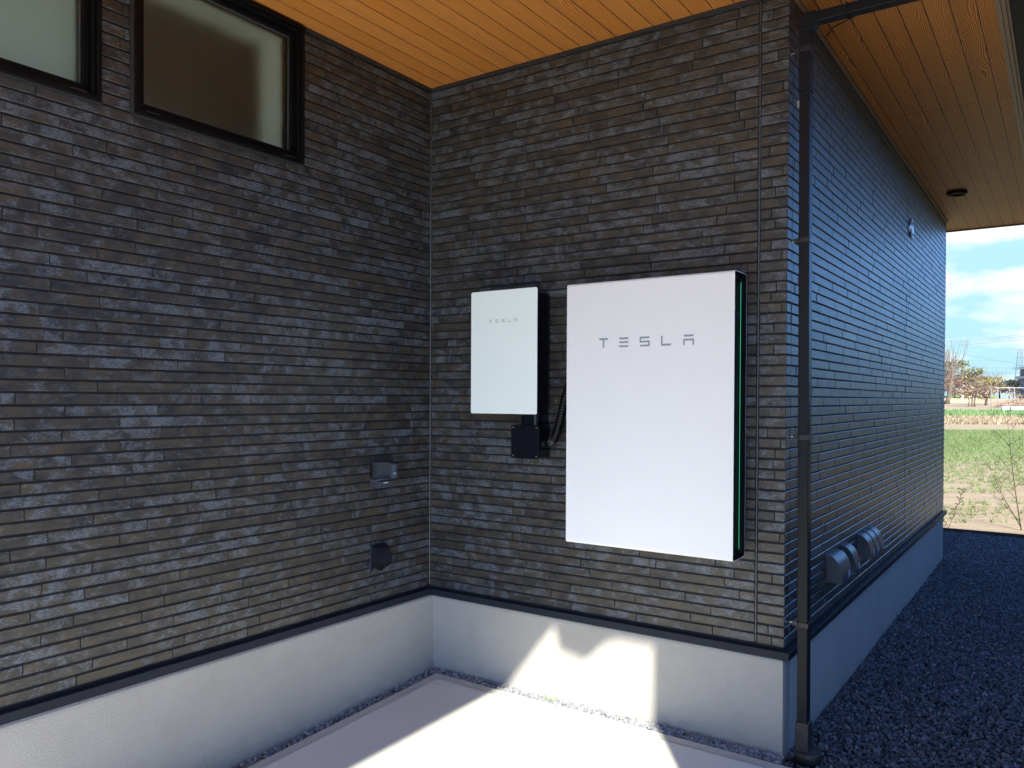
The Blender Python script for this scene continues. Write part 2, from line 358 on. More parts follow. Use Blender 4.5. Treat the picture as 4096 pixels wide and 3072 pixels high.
W, H, LC = 1.8596, 2.633, 5.026
ROW = .0421
def zs(y): return -.415 + .045 * min(y, 0)          # slab top, falls away from the house
mb = MB()
def slab():
    P = [(.125, -.090), (3.4, -.136), (3.4, -9.0), (-3, -9.0), (-3, -4.3), (.125, -4.3)]
    mb.add([(x, y, zs(y)) for x, y in P] + [(x, y, zs(y) - .1) for x, y in P], [(5, 4, 3, 2, 1, 0), (6, 7, 8, 9, 10, 11)] + [(i, (i + 1) % 6, 6 + (i + 1) % 6, 6 + i) for i in range(6)])
    o = mb.build('concrete_slab', M['concrete'], bevel=.004)
    tag(o, 'pale concrete slab with brushed finish in the corner between the walls', kind='structure')
    o.data.flip_normals()
    b2 = MB()   # smooth trowelled border, a few mm above the brushed field
    for quad in ([(.1255, -.0905), (.172, -.138), (.172, -6.9), (.1255, -6.9)], [(.1255, -.0905), (3.39, -.136), (3.39, -.183), (.172, -.138)]):
        b2.add([(x, y, zs(y) + .003) for x, y in quad], [(0, 1, 2, 3)])
    m2 = simple('trowelled_concrete_border', (.46, .46, .42), .7, var=.08, vs=4)
    o2 = b2.build('slab_border', m2); tag(o2, 'smooth grey border band along the slab edge', kind='structure')
slab()
mb = MB(); mb.add([(-.2, -7.2, -.452 - .324), (.124, -7.2, -.452 - .324), (.124, .1, -.452), (-.2, .1, -.452)], [(0, 1, 2, 3)]); mb.box((.124, -.09, -.62), (1.8, .1, -.4405)); mb.box((.5, 5.05, -.62), (1.8, 6.77, -.457)); mb.box((1.8, -.09, -.62), (5.5, 6.77, -.457))
tag(mb.build('gravel_bed', M['base']), 'dark bed under the crushed stone', kind='structure')

# rocks
t = (1 + 5 ** .5) / 2
ICO = np.array([(-1, t, 0), (1, t, 0), (-1, -t, 0), (1, -t, 0), (0, -1, t), (0, 1, t), (0, -1, -t), (0, 1, -t), (t, 0, -1), (t, 0, 1), (-t, 0, -1), (-t, 0, 1)]) / (1 + t * t) ** .5
ICF = np.array([(0, 11, 5), (0, 5, 1), (0, 1, 7), (0, 7, 10), (0, 10, 11), (1, 5, 9), (5, 11, 4), (11, 10, 2), (10, 7, 6), (7, 1, 8), (3, 9, 4), (3, 4, 2), (3, 2, 6), (3, 6, 8), (3, 8, 9), (4, 9, 5), (2, 4, 11), (6, 2, 10), (8, 6, 7), (9, 8, 1)])
def rocks(name, pts, sizes, m, label, seed, tint_pow=1.0):
    g = np.random.default_rng(seed); n = len(pts)
    V = ICO[None] * (1 + g.uniform(-.34, .34, (n, 12, 1))) + g.uniform(-.12, .12, (n, 12, 3))
    V = V * (sizes[:, None, None] * g.uniform(.6, 1.3, (n, 1, 3)) * np.array([1.15, .95, .58]))
    q = g.normal(size=(n, 4)); q /= np.linalg.norm(q, axis=1)[:, None]; q[:, 1:3] *= .55; q /= np.linalg.norm(q, axis=1)[:, None]
    w_, x, y, z = q.T
    Rm = np.stack([1 - 2 * (y * y + z * z), 2 * (x * y - z * w_), 2 * (x * z + y * w_), 2 * (x * y + z * w_), 1 - 2 * (x * x + z * z), 2 * (y * z - x * w_), 2 * (x * z - y * w_), 2 * (y * z + x * w_), 1 - 2 * (x * x + y * y)], 1).reshape(n, 3, 3)
    V = np.einsum('nij,nkj->nki', Rm, V) + pts[:, None, :]
    F = (ICF[None] + 12 * np.arange(n)[:, None, None]).reshape(-1, 3)
    me = D.meshes.new(name); me.vertices.add(n * 12); me.vertices.foreach_set('co', V.reshape(-1)); nf = len(F)
    me.loops.add(nf * 3); me.loops.foreach_set('vertex_index', F.reshape(-1)); me.polygons.add(nf)
    me.polygons.foreach_set('loop_start', np.arange(0, nf * 3, 3)); me.update(calc_edges=True)
    me.polygons.foreach_set('use_smooth', np.zeros(nf, dtype=bool))
    a = me.attributes.new('tint', 'FLOAT', 'FACE'); a.data.foreach_set('value', np.repeat(g.uniform(0, 1, n) ** tint_pow, 20))
    me.materials.append(m); o = D.objects.new(name, me); COL.objects.link(o)
    return tag(o, label, kind='stuff')
def scatter():
    g = np.random.default_rng(3)
    n = 78000; x = g.uniform(1.868, 3.25, n); y = 6.76 - 6.86 * g.uniform(0, 1, n); z = -.452 + g.uniform(-.004, .014, n) + .006 * np.sin(x * 7 + y * 3)
    ex = 9000; x = np.concatenate([x, g.uniform(.6, 1.87, ex)]); y = np.concatenate([y, g.uniform(5.02, 6.76, ex)]); z = np.concatenate([z, -.452 + g.uniform(-.004, .014, ex)]); n += ex
    k = ~((x < 3.3) & (y < -.088 - .0)) & ~((np.hypot(x - 1.95, y - .02) < .05))
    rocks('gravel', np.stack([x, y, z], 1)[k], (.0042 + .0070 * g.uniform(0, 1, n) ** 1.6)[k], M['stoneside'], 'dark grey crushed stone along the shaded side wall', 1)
    n = 1500; y = -g.uniform(.0, 3.6, n); x = g.uniform(.048, .120, n); z = -.437 + .045 * y + g.uniform(-.004, .010, n)
    m2 = 1400; x2 = g.uniform(.05, 1.87, m2); y2 = g.uniform(-.083, -.018, m2) - .012 * x2 / 1.9; z2 = -.431 + g.uniform(-.004, .009, m2)
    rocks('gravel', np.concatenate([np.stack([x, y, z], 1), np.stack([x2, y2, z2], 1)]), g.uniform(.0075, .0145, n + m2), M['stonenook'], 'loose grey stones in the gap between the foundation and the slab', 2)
scatter()

# ------------------------------------------------------------------ house
house = empty('house', (0, 0, 0), 'dark brick house corner with wood grain soffit and grey foundation', 'house')
def brick_wall(name, o, du, n, length, length_unit, seed, zmax, open_=None, segs=None, gap=.0070, jt=.0013):
    """bricks of one wall as real slips standing 5 mm proud of dark mortar"""
    mb = MB(); r = random.Random(seed); o = Vector(o); du = Vector(du); n = Vector(n); nrow = int(math.ceil(zmax / ROW)); last = 0
    for k in range(nrow):
        z0 = k * ROW + gap; z1 = min((k + 1) * ROW, zmax)
        if z1 - z0 < .004: continue
        zc = (k + .5) * ROW
        for (a, b, lu) in segs:
            iv = [(a, b)]
            for (oa, ob, oz0, oz1) in (open_ or []):
                if oz0 < zc < oz1:
                    iv = [q for (p0, p1) in iv for q in ((p0, min(p1, oa)), (max(p0, ob), p1)) if q[1] - q[0] > .012]
            if lu == 0: cuts = []; 
            off = (last + r.choice((.11, .15, .19, .23, .125, .21))) % .352; last = off
            for (p0, p1) in iv:
                xs = [p0]
                if lu:
                    x = a - .352 + off
                    while x < p1:
                        if x > p0 + .014 and x < p1 - .010: xs.append(x)
                        x += lu * r.choice((1, 1, .955, .96, 1.03))
                elif r.random() < .42 and (p1 - p0) > .08: xs.append(p0 + (p1 - p0) * r.choice((.33, .42, .55, .62, .82)))
                xs.append(p1)
                for i in range(len(xs) - 1):
                    u0 = xs[i] + (jt if i else 0); u1 = xs[i + 1] - (jt if i < len(xs) - 2 else 0); d = r.uniform(-.0006, .0010); t1 = r.uniform(-.0005, .0005); bz = .0016; bt = .0026
                    P = lambda u, dd, z: o + du * u + n * dd + Vector((0, 0, z))
                    zz0 = z0 + r.uniform(-.0004, .0004); zz1 = z1 + r.uniform(-.0003, .0003)
                    vs = [P(u0, -.007, zz0), P(u1, -.007, zz0), P(u1, -.007, zz1), P(u0, -.007, zz1),
                          P(u0, d - .0018, zz0), P(u1, d - .0018, zz0), P(u1, d - .0024, zz1), P(u0, d - .0024, zz1),
                          P(u0 + .001, d + t1, zz0 + bz), P(u1 - .001, d - t1, zz0 + bz), P(u1 - .001, d - t1, zz1 - bt), P(u0 + .001, d + t1, zz1 - bt)]
                    fs = [(8, 9, 10, 11), (4, 5, 9, 8), (5, 6, 10, 9), (6, 7, 11, 10), (7, 4, 8, 11), (0, 1, 5, 4), (1, 2, 6, 5), (2, 3, 7, 6), (3, 0, 4, 7)]
                    if du.cross(Vector((0, 0, 1))).dot(n) < 0: fs = [f[::-1] for f in fs]
                    mb.add(vs, fs, r=r.random())
    return mb.build(name, M['brick'], house, attr=True)
WIN = [(-1.655, -.872, 2.021, 2.63), (-3.0, -1.772, 2.021, 2.63)]
# wall A (x = 0, runs along y), B (y = 0), C (x = W)
wa = brick_wall('brick_wall', (0, 0, 0), (0, 1, 0), (1, 0, 0), 4, .352, 11, H - .003, open_=[(a, b, c, d) for a, b, c, d in WIN], segs=[(-4.2, -.006, .352)])
wb = brick_wall('brick_wall', (0, 0, 0), (1, 0, 0), (0, -1, 0), 2, .352, 22, H - .003, segs=[(.007, 1.739, .352), (1.751, W - .0012, 0)])
wc = brick_wall('brick_wall', (W, 0, 0), (0, 1, 0), (1, 0, 0), 5, .340, 33, H - .003, segs=[(.0015, .064, 0), (.068, 2.871, .335), (2.876, 4.90, .335), (4.904, LC, 0)], gap=.0056, jt=.0026)
# backing (mortar) of the three walls, around the window openings
mb = MB(); x0, x1 = -.15, -.0045
mb.box((x0, -4.2, -.03), (x1, .15, 2.021)); mb.box((x0, -.872, 2.022), (x1, .149, H)); mb.box((x0, -1.772, 2.022), (x1, -1.655, H)); mb.box((x0, -4.2, 2.022), (x1, -3.0, H))
mb.box((-.0040, .0045, -.03), (W - .0047, .15, H - .001)); mb.box((W - .151, .1505, -.03), (W - .0045, LC - .004, H - .002)); mb.box((-.3, LC - .15, -.03), (W - .152, LC - .005, H - .004))
mb.build('mortar', M['mortar'], house)
# end bricks at the far corner return
mb = MB()
for k in range(int(H / ROW)):
    mb.box((W - .09, LC - .006, k * ROW + .006), (W - .001, LC + .001, (k + 1) * ROW), r=(k * .37) % 1)
mb.build('corner_bricks', M['brick'], house, attr=True)
# sealant beads
mb = MB()
for (x, y, r_) in ((1.745, .0015, .0052), (.0015, -.0015, .0050)):
    pts = []; z = 0.004
    while z < H - .005:
        k = (z / ROW) % 1; pts.append((x + rnd.uniform(-.0005, .0005), y + rnd.uniform(-.0004, .0004) + (.0012 if k < .18 else 0), z)); z += .0105
    mb = MB(); mb.tube(pts, [r_ * (1 if (p[2] / ROW) % 1 > .2 else .86) for p in pts], 8); mb.build('sealant_bead', M['caulk'], house)
for y in (.066, 2.8735, 4.902): mb = MB(); mb.tube([(W - .0035, y, .004), (W - .0035, y, H - .01)], .0022, 6); mb.build('sealant_bead', M['caulk'], house)
# flashing under the bricks
fd = .026
def strip(mb, pts, prof):
    """sweep profile [(out, z)] along a path of (x, y, outward normals already in path as list of points per out distance)"""
    n = len(prof); b = len(mb.v)
    for f in pts:
        for (o_, z) in prof: x, y = f(o_); mb.v.append((x, y, z))
    for i in range(len(pts) - 1):
        for k in range(n - 1): mb.f.append((b + i * n + k, b + i * n + k + 1, b + (i + 1) * n + k + 1, b + (i + 1) * n + k)); mb.sm.append(False); mb.rn.append(0)
mb = MB()
path = [lambda o_: (o_, -4.2), lambda o_: (o_, -o_), lambda o_: (W + o_, -o_), lambda o_: (W + o_, LC + o_), lambda o_: (-.3, LC + o_)]
strip(mb, path, [(-.012, -.0035), (fd - .001, -.0062), (fd, -.0072), (fd, -.0375), (fd - .004, -.0385), (-.012, -.0385)])
mb.build('flashing', M['flash'], house)
mb = MB()   # overlap joints of the flashing
for y in (-1.62, 1.98, 4.1):
    xx = 0 if y < 0 else W; mb = MB()
    mb.box((xx + fd - .002, y, -.0368), (xx + fd + .0012, y + .10, -.0085)); mb.box((xx + .002, y, -.0066), (xx + fd + .0010, y + .10, -.0040)); mb.build('flashing_joint', M['flash'], house)
mb = MB()
mb.box((.62, -fd - .0012, -.0368), (.70, -fd + .002, -.0085))
mb.build('flashing_joint', M['flash'], house)
# foundation
mb = MB()
path = [lambda o_: (o_ + .036, -4.2), lambda o_: (o_ + .036, -.012 - o_), lambda o_: (W + o_, -.012 - o_), lambda o_: (W + o_, LC - .015 + o_), lambda o_: (-.3, LC - .015 + o_)]
strip(mb, path, [(-.07, -.0392), (-.010, -.0392), (-.002, -.046), (0, -.056), (0, -.62)])
mb.build('foundation', M['plaster'], house)
# roof: soffit boards, fascia, roof deck
mb = MB()
z0 = H; z1 = H + .012
mb.box((-6, -5.25, z0), (2.523, 5.50, z1)); mb.box((2.5235, -5.25, z0), (2.87, -.8, z1)); mb.box((2.8705, -2.805, z0), (3.70, -.8, z1))  # last two boxes: unseen overhangs added to block sun from wall and slab
mb.build('soffit', M['soffit'], house)
mb = MB()
mb.box((-6, -5.25, z1 + .003), (2.53, 5.51, z1 + .2)); mb.box((2.5305, -5.25, z1 + .004), (2.875, -.8, z1 + .195)); mb.box((2.8755, -2.805, z1 + .003), (3.70, -.8, z1 + .2))  # deck over the added sun-blocking overhangs too
mb.build('roof', M['flash'], house)
mb = MB()
def fasc(ax, p, a, b, s):
    for (o0, o1, q0, q1) in ((0, .018, -.012, .20), (.0185, .034, -.004, .19), (.0345, .046, .010, .18)):
        if ax == 'x': mb.box((p + o0, a, H + q0), (p + o1, b, H + q1))
        else: mb.box((a, p + o0, H + q0), (b, p + o1, H + q1))
fasc('x', 2.5235, -.79, 5.54, 1); fasc('y', 5.503, -6, 2.5225, 1)
mb.build('fascia', M['fascia'], house)
mb = MB()   # moulding where the side soffit meets the wall
mb.box((W + .001, .003, H - .020), (W + .014, LC + .01, H - .002)); mb.box((-.3, LC + .002, H - .020), (W, LC + .013, H - .002))
mb.build('soffit_moulding', M['fascia'], house)
mb = MB()
mb.box((.001, -.86, H - .016), (.010, -.0105, H - .001)); mb.box((.001, -.010, H - .016), (W - .002, -.001, H - .001))
mb.build('wall_head_trim', M['trimdark'], house)
mb = MB()   # box gutter along the side eave
prof = [(2.5702, H + .02), (2.70, H + .02), (2.715, H + .05), (2.715, H + .15), (2.708, H + .15), (2.708, H + .06), (2.5702, H + .06)]
mb.prism([(x, z) for x, z in prof], 1, -.79, 5.54); mb.build('gutter', M['gutter'], house)
# blockers added outside the frame, to shape the sunlight on the slab
mb = MB(); mb.prism([(2.89, H), (2.915, H - .09), (3.055, H - .118), (3.165, H - .01), (3.2, H)], 1, -2.815, -2.76)
mb.build('sun_blocker_notch', M['pipe'], house)
mb = MB(); mb.box((3.16, -2.5, -.72), (3.66, -2.3, H - .002)); mb.build('sun_blocker_pier', M['render_wall'], house)
# the room behind the high windows
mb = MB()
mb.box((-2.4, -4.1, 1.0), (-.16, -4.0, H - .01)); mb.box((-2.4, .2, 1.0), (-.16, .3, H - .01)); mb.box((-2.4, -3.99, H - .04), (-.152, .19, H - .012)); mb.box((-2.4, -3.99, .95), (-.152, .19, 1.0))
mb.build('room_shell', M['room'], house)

# windows
def window(y0, y1, z0, z1, label):
    wn = MB(); fw = .036
    # outer frame standing proud of the bricks, then the sash
    def ring(mb, a0, a1, b0, b1, t, xa, xb):
        mb.box((xa, a0, b0), (xb, a1, b0 + t)); mb.box((xa, a0, b1 - t), (xb, a1, b1)); mb.box((xa, a0, b0 + t), (xb, a0 + t, b1 - t)); mb.box((xa, a1 - t, b0 + t), (xb, a1, b1 - t))
    ring(wn, y0, y1, z0, z1, .016, -.10, .021); 
    ring(wn, y0 + .0162, y1 - .0162, z0 + .0162, z1 - .0162, .012, -.08, .010)
    fr = wn.build('window', M['frame'], house, bevel=.0015, seg=1)
    fr['label'] = label
    s = MB(); ring(s, y0 + .0285, y1 - .0285, z0 + .0285, z1 - .0285, .024, -.045, -.010)
    s.build('sash', M['frame'], fr, bevel=.0015, seg=1)
    p = MB(); a, b, c, d = y0 + .050, y1 - .050, z0 + .050, z1 - .050; p.box((-.032, a, c), (-.026, b, d)); p.build('pane', M['glass'], fr)
    q = MB(); ring(q, a + .001, b - .001, c + .001, d - .001, .007, -.0255, -.0225); q.build('spacer_bar', M['reveal2'], fr)
    e = MB(); ring(e, y0 + .030, y1 - .030, z0 + .030, z1 - .030, .004, -.24, -.101); e.build('reveal', M['reveal'], fr)
    g = MB(); g.box((.0005, y0 - .006, z0 - .009), (.013, y1 + .004, z0 - .0006)); g.box((.0005, y0 - .009, z0), (.016, y0 - .0006, z1)); g.build('sealant', M['trimdark'], fr)
    for yy in (y0 + .05, y1 - .10): l = MB(); l.box((.0085, yy, z0 + .0175), (.0118, yy + .05, z0 + .0235)); l.build('drain_slot', M['trimdark'], fr)
M['reveal2'] = simple('glazing_spacer', (.10, .12, .12), .4, metal=.4)
window(-1.654, -.873, 2.0215, 2.624, 'high window nearest the wall corner, dark behind the glass')
window(-3.0, -1.773, 2.0215, 2.624, 'high window at the picture edge, pale behind the glass')
b_ = MB(); b_.box((-.135, -2.96, 2.056), (-.130, -1.812, 2.59)); b_.build('roller_blind', M['blind'], house)

# ------------------------------------------------------------------ letters T E S L A (unit box, slim strokes)
def letters(mb, x0, z0, w_, h_, gap, y):
    def poly(pts, ox):
        n = len(pts); b = len(mb.v)
        for p in pts: mb.v.append((ox + p[0] * w_, y, z0 + p[1] * h_))
        mb.f.append(tuple(b + i for i in range(n))); mb.sm.append(False); mb.rn.append(0)
    X = x0; s = .19; v = .15
    poly([(0, 1), (.10, 1 - s), (.90, 1 - s), (1, 1)][::-1], X); poly([(.42, 0), (.58, 0), (.58, 1 - s), (.42, 1 - s)], X)
    X += gap
    poly([(0, 1), (.08, 1 - s), (.92, 1 - s), (1, 1)][::-1], X); poly([(.02, .60), (.08, .42), (.92, .42), (1, .60)][::-1], X); poly([(0, .18), (.08, 0), (.92, 0), (1, .18)][::-1], X)
    X += gap
    poly([(0, 1), (0, 1 - s), (.90, 1 - s), (1, 1)][::-1], X); poly([(0, 1 - s), (0, .40), (v, .40), (v, 1 - s)][::-1], X); poly([(v, .58), (v, .40), (1, .40), (1, .58)][::-1], X)
    poly([(1 - v, .40), (1 - v, .18), (1, .18), (1, .40)][::-1], X); poly([(0.08, .18), (0, 0), (1, 0), (1, .18)][::-1], X)
    X += gap
    poly([(0, 1), (0, 0), (v, 0), (v, 1)][::-1], X); poly([(v, .19), (v, 0), (.93, 0), (1, .19)][::-1], X)
    X += gap
    poly([(0, 1), (.10, 1 - s), (.90, 1 - s), (1, 1)][::-1], X); poly([(0, .60), (0, 0), (v, 0), (v, .60)][::-1], X); poly([(1 - v, .60), (1 - v, 0), (1, 0), (1, .60)][::-1], X); poly([(v, .60), (v, .42), (1 - v, .42), (1 - v, .60)][::-1], X)

# ------------------------------------------------------------------ wall battery
def rrect(a0, a1, b0, b1, r, n=5):
    P = []
    for (ca, cb, s) in ((a1 - r[0], b1 - r[0], 0), (a0 + r[1], b1 - r[1], 90), (a0 + r[2], b0 + r[2], 180), (a1 - r[3], b0 + r[3], 270)):
        rr = r[len(P) // (n + 1)]
        for i in range(n + 1):
            an = R(s + 90 * i / n); P.append((ca + rr * math.cos(an), cb + rr * math.sin(an)))
    return P
def battery():
    x0, x1, z0, z1, yf, yb = .9423, .9423 + .7639, .3596, 1.5096, -.1701, -.0260
    t_ = empty('wall_battery', (.5 * (x0 + x1), 0, z0), 'large white home battery panel with grey lettering and green side light, on the brick wall', 'battery')
    mb = MB(); th = .0028
    # hollow rounded shell, open towards both ends
    # ring order: (y, z); radius small at the front, larger at the back
    o_ = rrect(yf, yb, z0, z1, (.020, .012, .012, .020)); i_ = rrect(yf + th, yb - th, z0 + th, z1 - th, (.0175, .0095, .0095, .0175))
    n = len(o_); b = len(mb.v); e = .0
    for x, P in ((x0, o_), (x1, o_), (x0 , i_), (x1, i_)):
        for p in P: mb.v.append((x, p[0], p[1]))
    for k in range(n):
        j = (k + 1) % n
        mb.f += [(b + k, b + j, b + n + j, b + n + k), (b + 2 * n + j, b + 2 * n + k, b + 3 * n + k, b + 3 * n + j), (b + n + k, b + n + j, b + 3 * n + j, b + 3 * n + k), (b + j, b + k, b + 2 * n + k, b + 2 * n + j)]
        mb.sm += [True, True, False, False]; mb.rn += [0] * 4
    sh = mb.build('shell', M['white'], t_)
    me = sh.data; me.materials.append(M['black'])
    for i_, p_ in enumerate(me.polygons):
        if i_ % 4 == 1: p_.material_index = 1
    sh.modifiers.new('e', 'EDGE_SPLIT').split_angle = R(40)
    # black core with vertical ribs, set 12 mm inside the shell's end
    mb = MB(); xi0, xi1 = x0 + .012, x1 - .016
    mb.prism(rrect(yf + .006, yb - .004, z0 + .006, z1 - .006, (.016, .010, .010, .016)), 0, xi0, xi1)
    mb.build('core', M['black'], t_)
    mb = MB(); k = 0
    for y in np.arange(yf + .030, yb - .006, .0068):
        if abs(y + .095) < .005: continue
        d = min(1, (y - yf - .02) / .08); mb.prism(rrect(y - .0019, y + .0019, z0 + .020 + .030 * (1 - d), z1 - .020 - .030 * (1 - d), (.0018,) * 4, 2), 0, xi1 - .001, xi1 + .010)
    mb.build('rib', M['black'], t_)['kind'] = 'stuff'
    mb = MB(); pts = [(xi1 + .0145, -.0920, z1 - .040), (xi1 + .0145, -.0945, z1 - .052), (xi1 + .0145, -.095, z1 - .07), (xi1 + .0145, -.095, z0 + .07), (xi1 + .0145, -.0945, z0 + .052), (xi1 + .0145, -.0920, z0 + .040)]
    mb.tube(pts, .0011, 6); mb.build('status_light', M['led'], t_)
    mb = MB(); mb.box((xi1 + .0005, -.150, 1.315), (xi1 + .012, -.112, 1.350)); mb.box((xi1 + .012, -.132, 1.318), (xi1 + .0165, -.120, 1.347)); mb.build('switch', M['blackg'], t_, bevel=.001)
    mb = MB(); mb.box((x0 + .1, yb - .002, z0 + .1), (x1 - .12, -.001, z1 - .1)); mb.build('mounting_bracket', M['black'], t_)
    mb = MB(); letters(mb, 1.104, 1.2215, .0465, .0415, .0973, yf - .0006); mb.build('wordmark', M['mark'], t_)
battery()
# ------------------------------------------------------------------ gateway cabinet
def gateway():
    x0, x1, z0, z1, yf = .3949, .7768, .9274, 1.5136, -.160
    t_ = empty('gateway_cabinet', (.5 * (x0 + x1), 0, z0), 'small white glass fronted energy cabinet with black ribbed body, left of the large panel', 'energy gateway')
    mb = MB(); mb.prism(rrect(x0, x1, z0, z1, (.009,) * 4, 4), 1, yf, yf + .005); mb.build('front_glass', M['glassw'], t_, bevel=.0015)
    mb = MB(); bx0, bx1 = x0 + .022, x1 - .034; mb.prism(rrect(bx0, bx1, z0 + .014, z1 - .014, (.016,) * 4, 4), 1, yf + .0055, -.004); mb.build('body', M['black'], t_)
    mb = MB()
    for y in np.arange(yf + .014, -.012, .0075):
        mb.prism(rrect(bx0 - .002, bx1 + .0035, z0 + .012, z1 - .012, (.016,) * 4, 4), 1, y, y + .0030)
    mb.build('rib', M['black'], t_)['kind'] = 'stuff'
    mb = MB(); mb.prism(rrect(bx0 - .003, bx1 + .006, z0 + .010, z1 - .010, (.018,) * 4, 4), 1, -.016, -.0045); mb.build('back_flange', M['black'], t_, bevel=.001)
    mb = MB(); letters(mb, .5035, 1.3600, .0190, .0150, .0362, yf - .0005); mb.build('wordmark', M['marks'], t_)
gateway()
def jbox():
    t_ = empty('junction_box', (.68, 0, .716), 'square gloss black junction box with four silver screws below the small white cabinet', 'junction box')
    mb = MB(); mb.prism(rrect(.600, .756, .716, .875, (.008,) * 4, 4), 1, -.110, -.104); mb.build('lid', M['blackg'], t_, bevel=.0012)
    mb = MB(); mb.prism(rrect(.604, .752, .720, .871, (.007,) * 4, 4), 1, -.1035, -.004); mb.build('body', M['blackg'], t_)
    for (x, z) in ((.612, .863), (.744, .863), (.612, .728), (.744, .728)):
        mb = MB(); mb.tube([(x, -.112, z), (x, -.108, z)], .0032, 10); mb.build('screw', M['screw'], t_)
    mb = MB(); mb.prism(rrect(.628, .738, 0, .1, (.02, .02, .02, .02), 5) and rrect(.638, .745, -.098, -.006, (.002, .002, .026, .030), 6), 2, .8755, .940); mb.build('neck', M['blackg'], t_)
jbox()
def conduit():
    t_ = empty('flexible_conduit', (.79, -.055, .79), 'black corrugated conduit looping from the junction box up behind the large panel', 'conduit')
    P = [Vector(p) for p in ((.812, -.072, .806), (.832, -.076, .838), (.850, -.078, .885), (.864, -.076, .945), (.878, -.070, 1.01), (.900, -.062, 1.075), (.935, -.052, 1.125), (.985, -.045, 1.15))]
    def cr(p0, p1, p2, p3, t): return .5 * ((2 * p1) + (p2 - p0) * t + (2 * p0 - 5 * p1 + 4 * p2 - p3) * t * t + (3 * p1 - p0 - 3 * p2 + p3) * t ** 3)
    pts = []
    for i in range(len(P) - 1):
        a = P[max(i - 1, 0)]; d = P[min(i + 2, len(P) - 1)]
        for k in range(20): pts.append(cr(a, P[i], P[i + 1], d, k / 20))
    # even spacing with ridges
    q = [pts[0]]
    for p in pts:
        if (p - q[-1]).length >= .0013: q.append(p)
    rs = [.0205 + .0021 * math.sin(i * 2 * math.pi / 4) for i in range(len(q))]
    mb = MB(); mb.tube(q, rs, 16); mb.build('hose', M['black'], t_)
    mb = MB(); mb.tube([(.7525, -.056, .792), (.757, -.056, .792)], .030, 24); mb.tube([(.757, -.056, .792), (.770, -.058, .791)], .022, 20)
    mb.tube([(.768, -.058, .790), (.782, -.062, .788), (.794, -.066, .794), (.804, -.070, .802)], [.0215, .022, .022, .0215], 8); mb.build('elbow_fitting', M['blackg'], t_)
    mb = MB(); mb.tube([(.797, -.067, .794), (.812, -.072, .812)], .0235, 6); mb.tube([(.811, -.072, .811), (.824, -.075, .832)], .0200, 8); mb.build('coupling_nut', M['blackg2'], t_, bevel=.0012)
M['blackg2'] = simple('satin_black_nut', (.03, .03, .033), .25)
conduit()

# ------------------------------------------------------------------ drainpipe
def downpipe():
    t_ = empty('drainpipe', (1.925, .025, -.44), 'square charcoal drainpipe standing clear of the outer brick corner', 'drainpipe')
    # it stands almost plumb: the foot is a little further out than the head
    def sec(z): k = (2.5 - z) / 2.94; return 1.8985 + .0135 * k, 1.9395 + .0135 * k
    def col(mb, za, zb, g=0.0, g2=None):
        g2 = g if g2 is None else g2
        (a0, b0), (a1, b1) = sec(za), sec(zb)
        y0, y1 = -.001 - g, .049 + g
        mb.add([(a0 - g, y0, za), (b0 + g, y0, za), (b0 + g, y1, za), (a0 - g, y1, za), (a1 - g, y0, zb), (b1 + g, y0, zb), (b1 + g, y1, zb), (a1 - g, y1, zb)],
               [(3, 2, 1, 0), (4, 5, 6, 7), (0, 1, 5, 4), (1, 2, 6, 5), (2, 3, 7, 6), (3, 0, 4, 7)])
    mb = MB(); col(mb, -.41, 2.22); mb.build('pipe', M['pipe'], t_, bevel=.0045, seg=3)
    mb = MB(); col(mb, 2.2205, 2.338, .0016); col(mb, 2.3385, 2.452, .0008); mb.build('coupling', M['pipe'], t_, bevel=.004, seg=3)
    for z in (2.22, 2.338): 
        mb = MB(); col(mb, z - .0015, z + .0015, .0030); mb.build('joint_lip', M['pipe'], t_)
    # elbow: mitred, with a chamfered shoulder
    a0, b0 = sec(2.455); g = .0035
    mb = MB(); mb.prism([(a0 - g, 2.452), (b0 + g, 2.452), (b0 + .022, 2.475), (b0 + .022, 2.5225), (a0 + .020, 2.5225), (a0 - g, 2.488)], 1, -.0045, .0525); mb.build('elbow', M['pipe'], t_, bevel=.003)
    mb = MB(); mb.box((1.9585, -.001, 2.4785), (2.62, .049, 2.519)); mb.build('arm', M['pipe'], t_, bevel=.004, seg=3)
    mb = MB(); mb.box((2.070, -.004, 2.4755), (2.078, .052, 2.522)); mb.build('joint_lip', M['gutter'], t_)
    mb = MB(); mb.box((2.615, -.006, 2.474), (2.668, .054, 2.66)); mb.build('outlet', M['pipe'], t_, bevel=.003)
    for z in (2.383, 1.631, .852, .108):
        mb = MB(); col(mb, z - .0095, z + .0095, .0032); a, b = sec(z); mb.box((a - .022, .010, z - .008), (a - .0034, .016, z + .010)); mb.box((a - .0015, -.0115, z - .011), (a + .0045, -.0042, z + .012)); br = mb.build('bracket', M['bracket'], t_, bevel=.001)
        mb = MB(); mb.tube([(W - .003, .024, z - .002), (a - .010, .024, z + .002)], .0019, 8); mb.tube([(W - .001, .024, z - .002), (W + .004, .024, z - .002)], .0034, 8); mb.build('screw', M['screw'], br)
    mb = MB(); col(mb, -.405, -.279, .0055); mb.build('sleeve', M['pipeold'], t_, bevel=.003)
    mb = MB(); cx, cy = 1.952, .022
    mb.tube([(cx, cy, -.440), (cx, cy, -.398), (cx, cy, -.392)], [.0500, .0515, .0485], 40); mb.build('drain_cup', M['pipeold'], t_)
    mb = MB(); mb.tube([(cx, cy, -.50), (cx, cy, -.436)], .040, 28); mb.build('ground_socket', M['greybase'], t_)
    mb = MB(); mb.box((W + .0015, .118, 2.198), (W + .012, .126, 2.225)); mb.build('clip', M['sticker2'], t_)
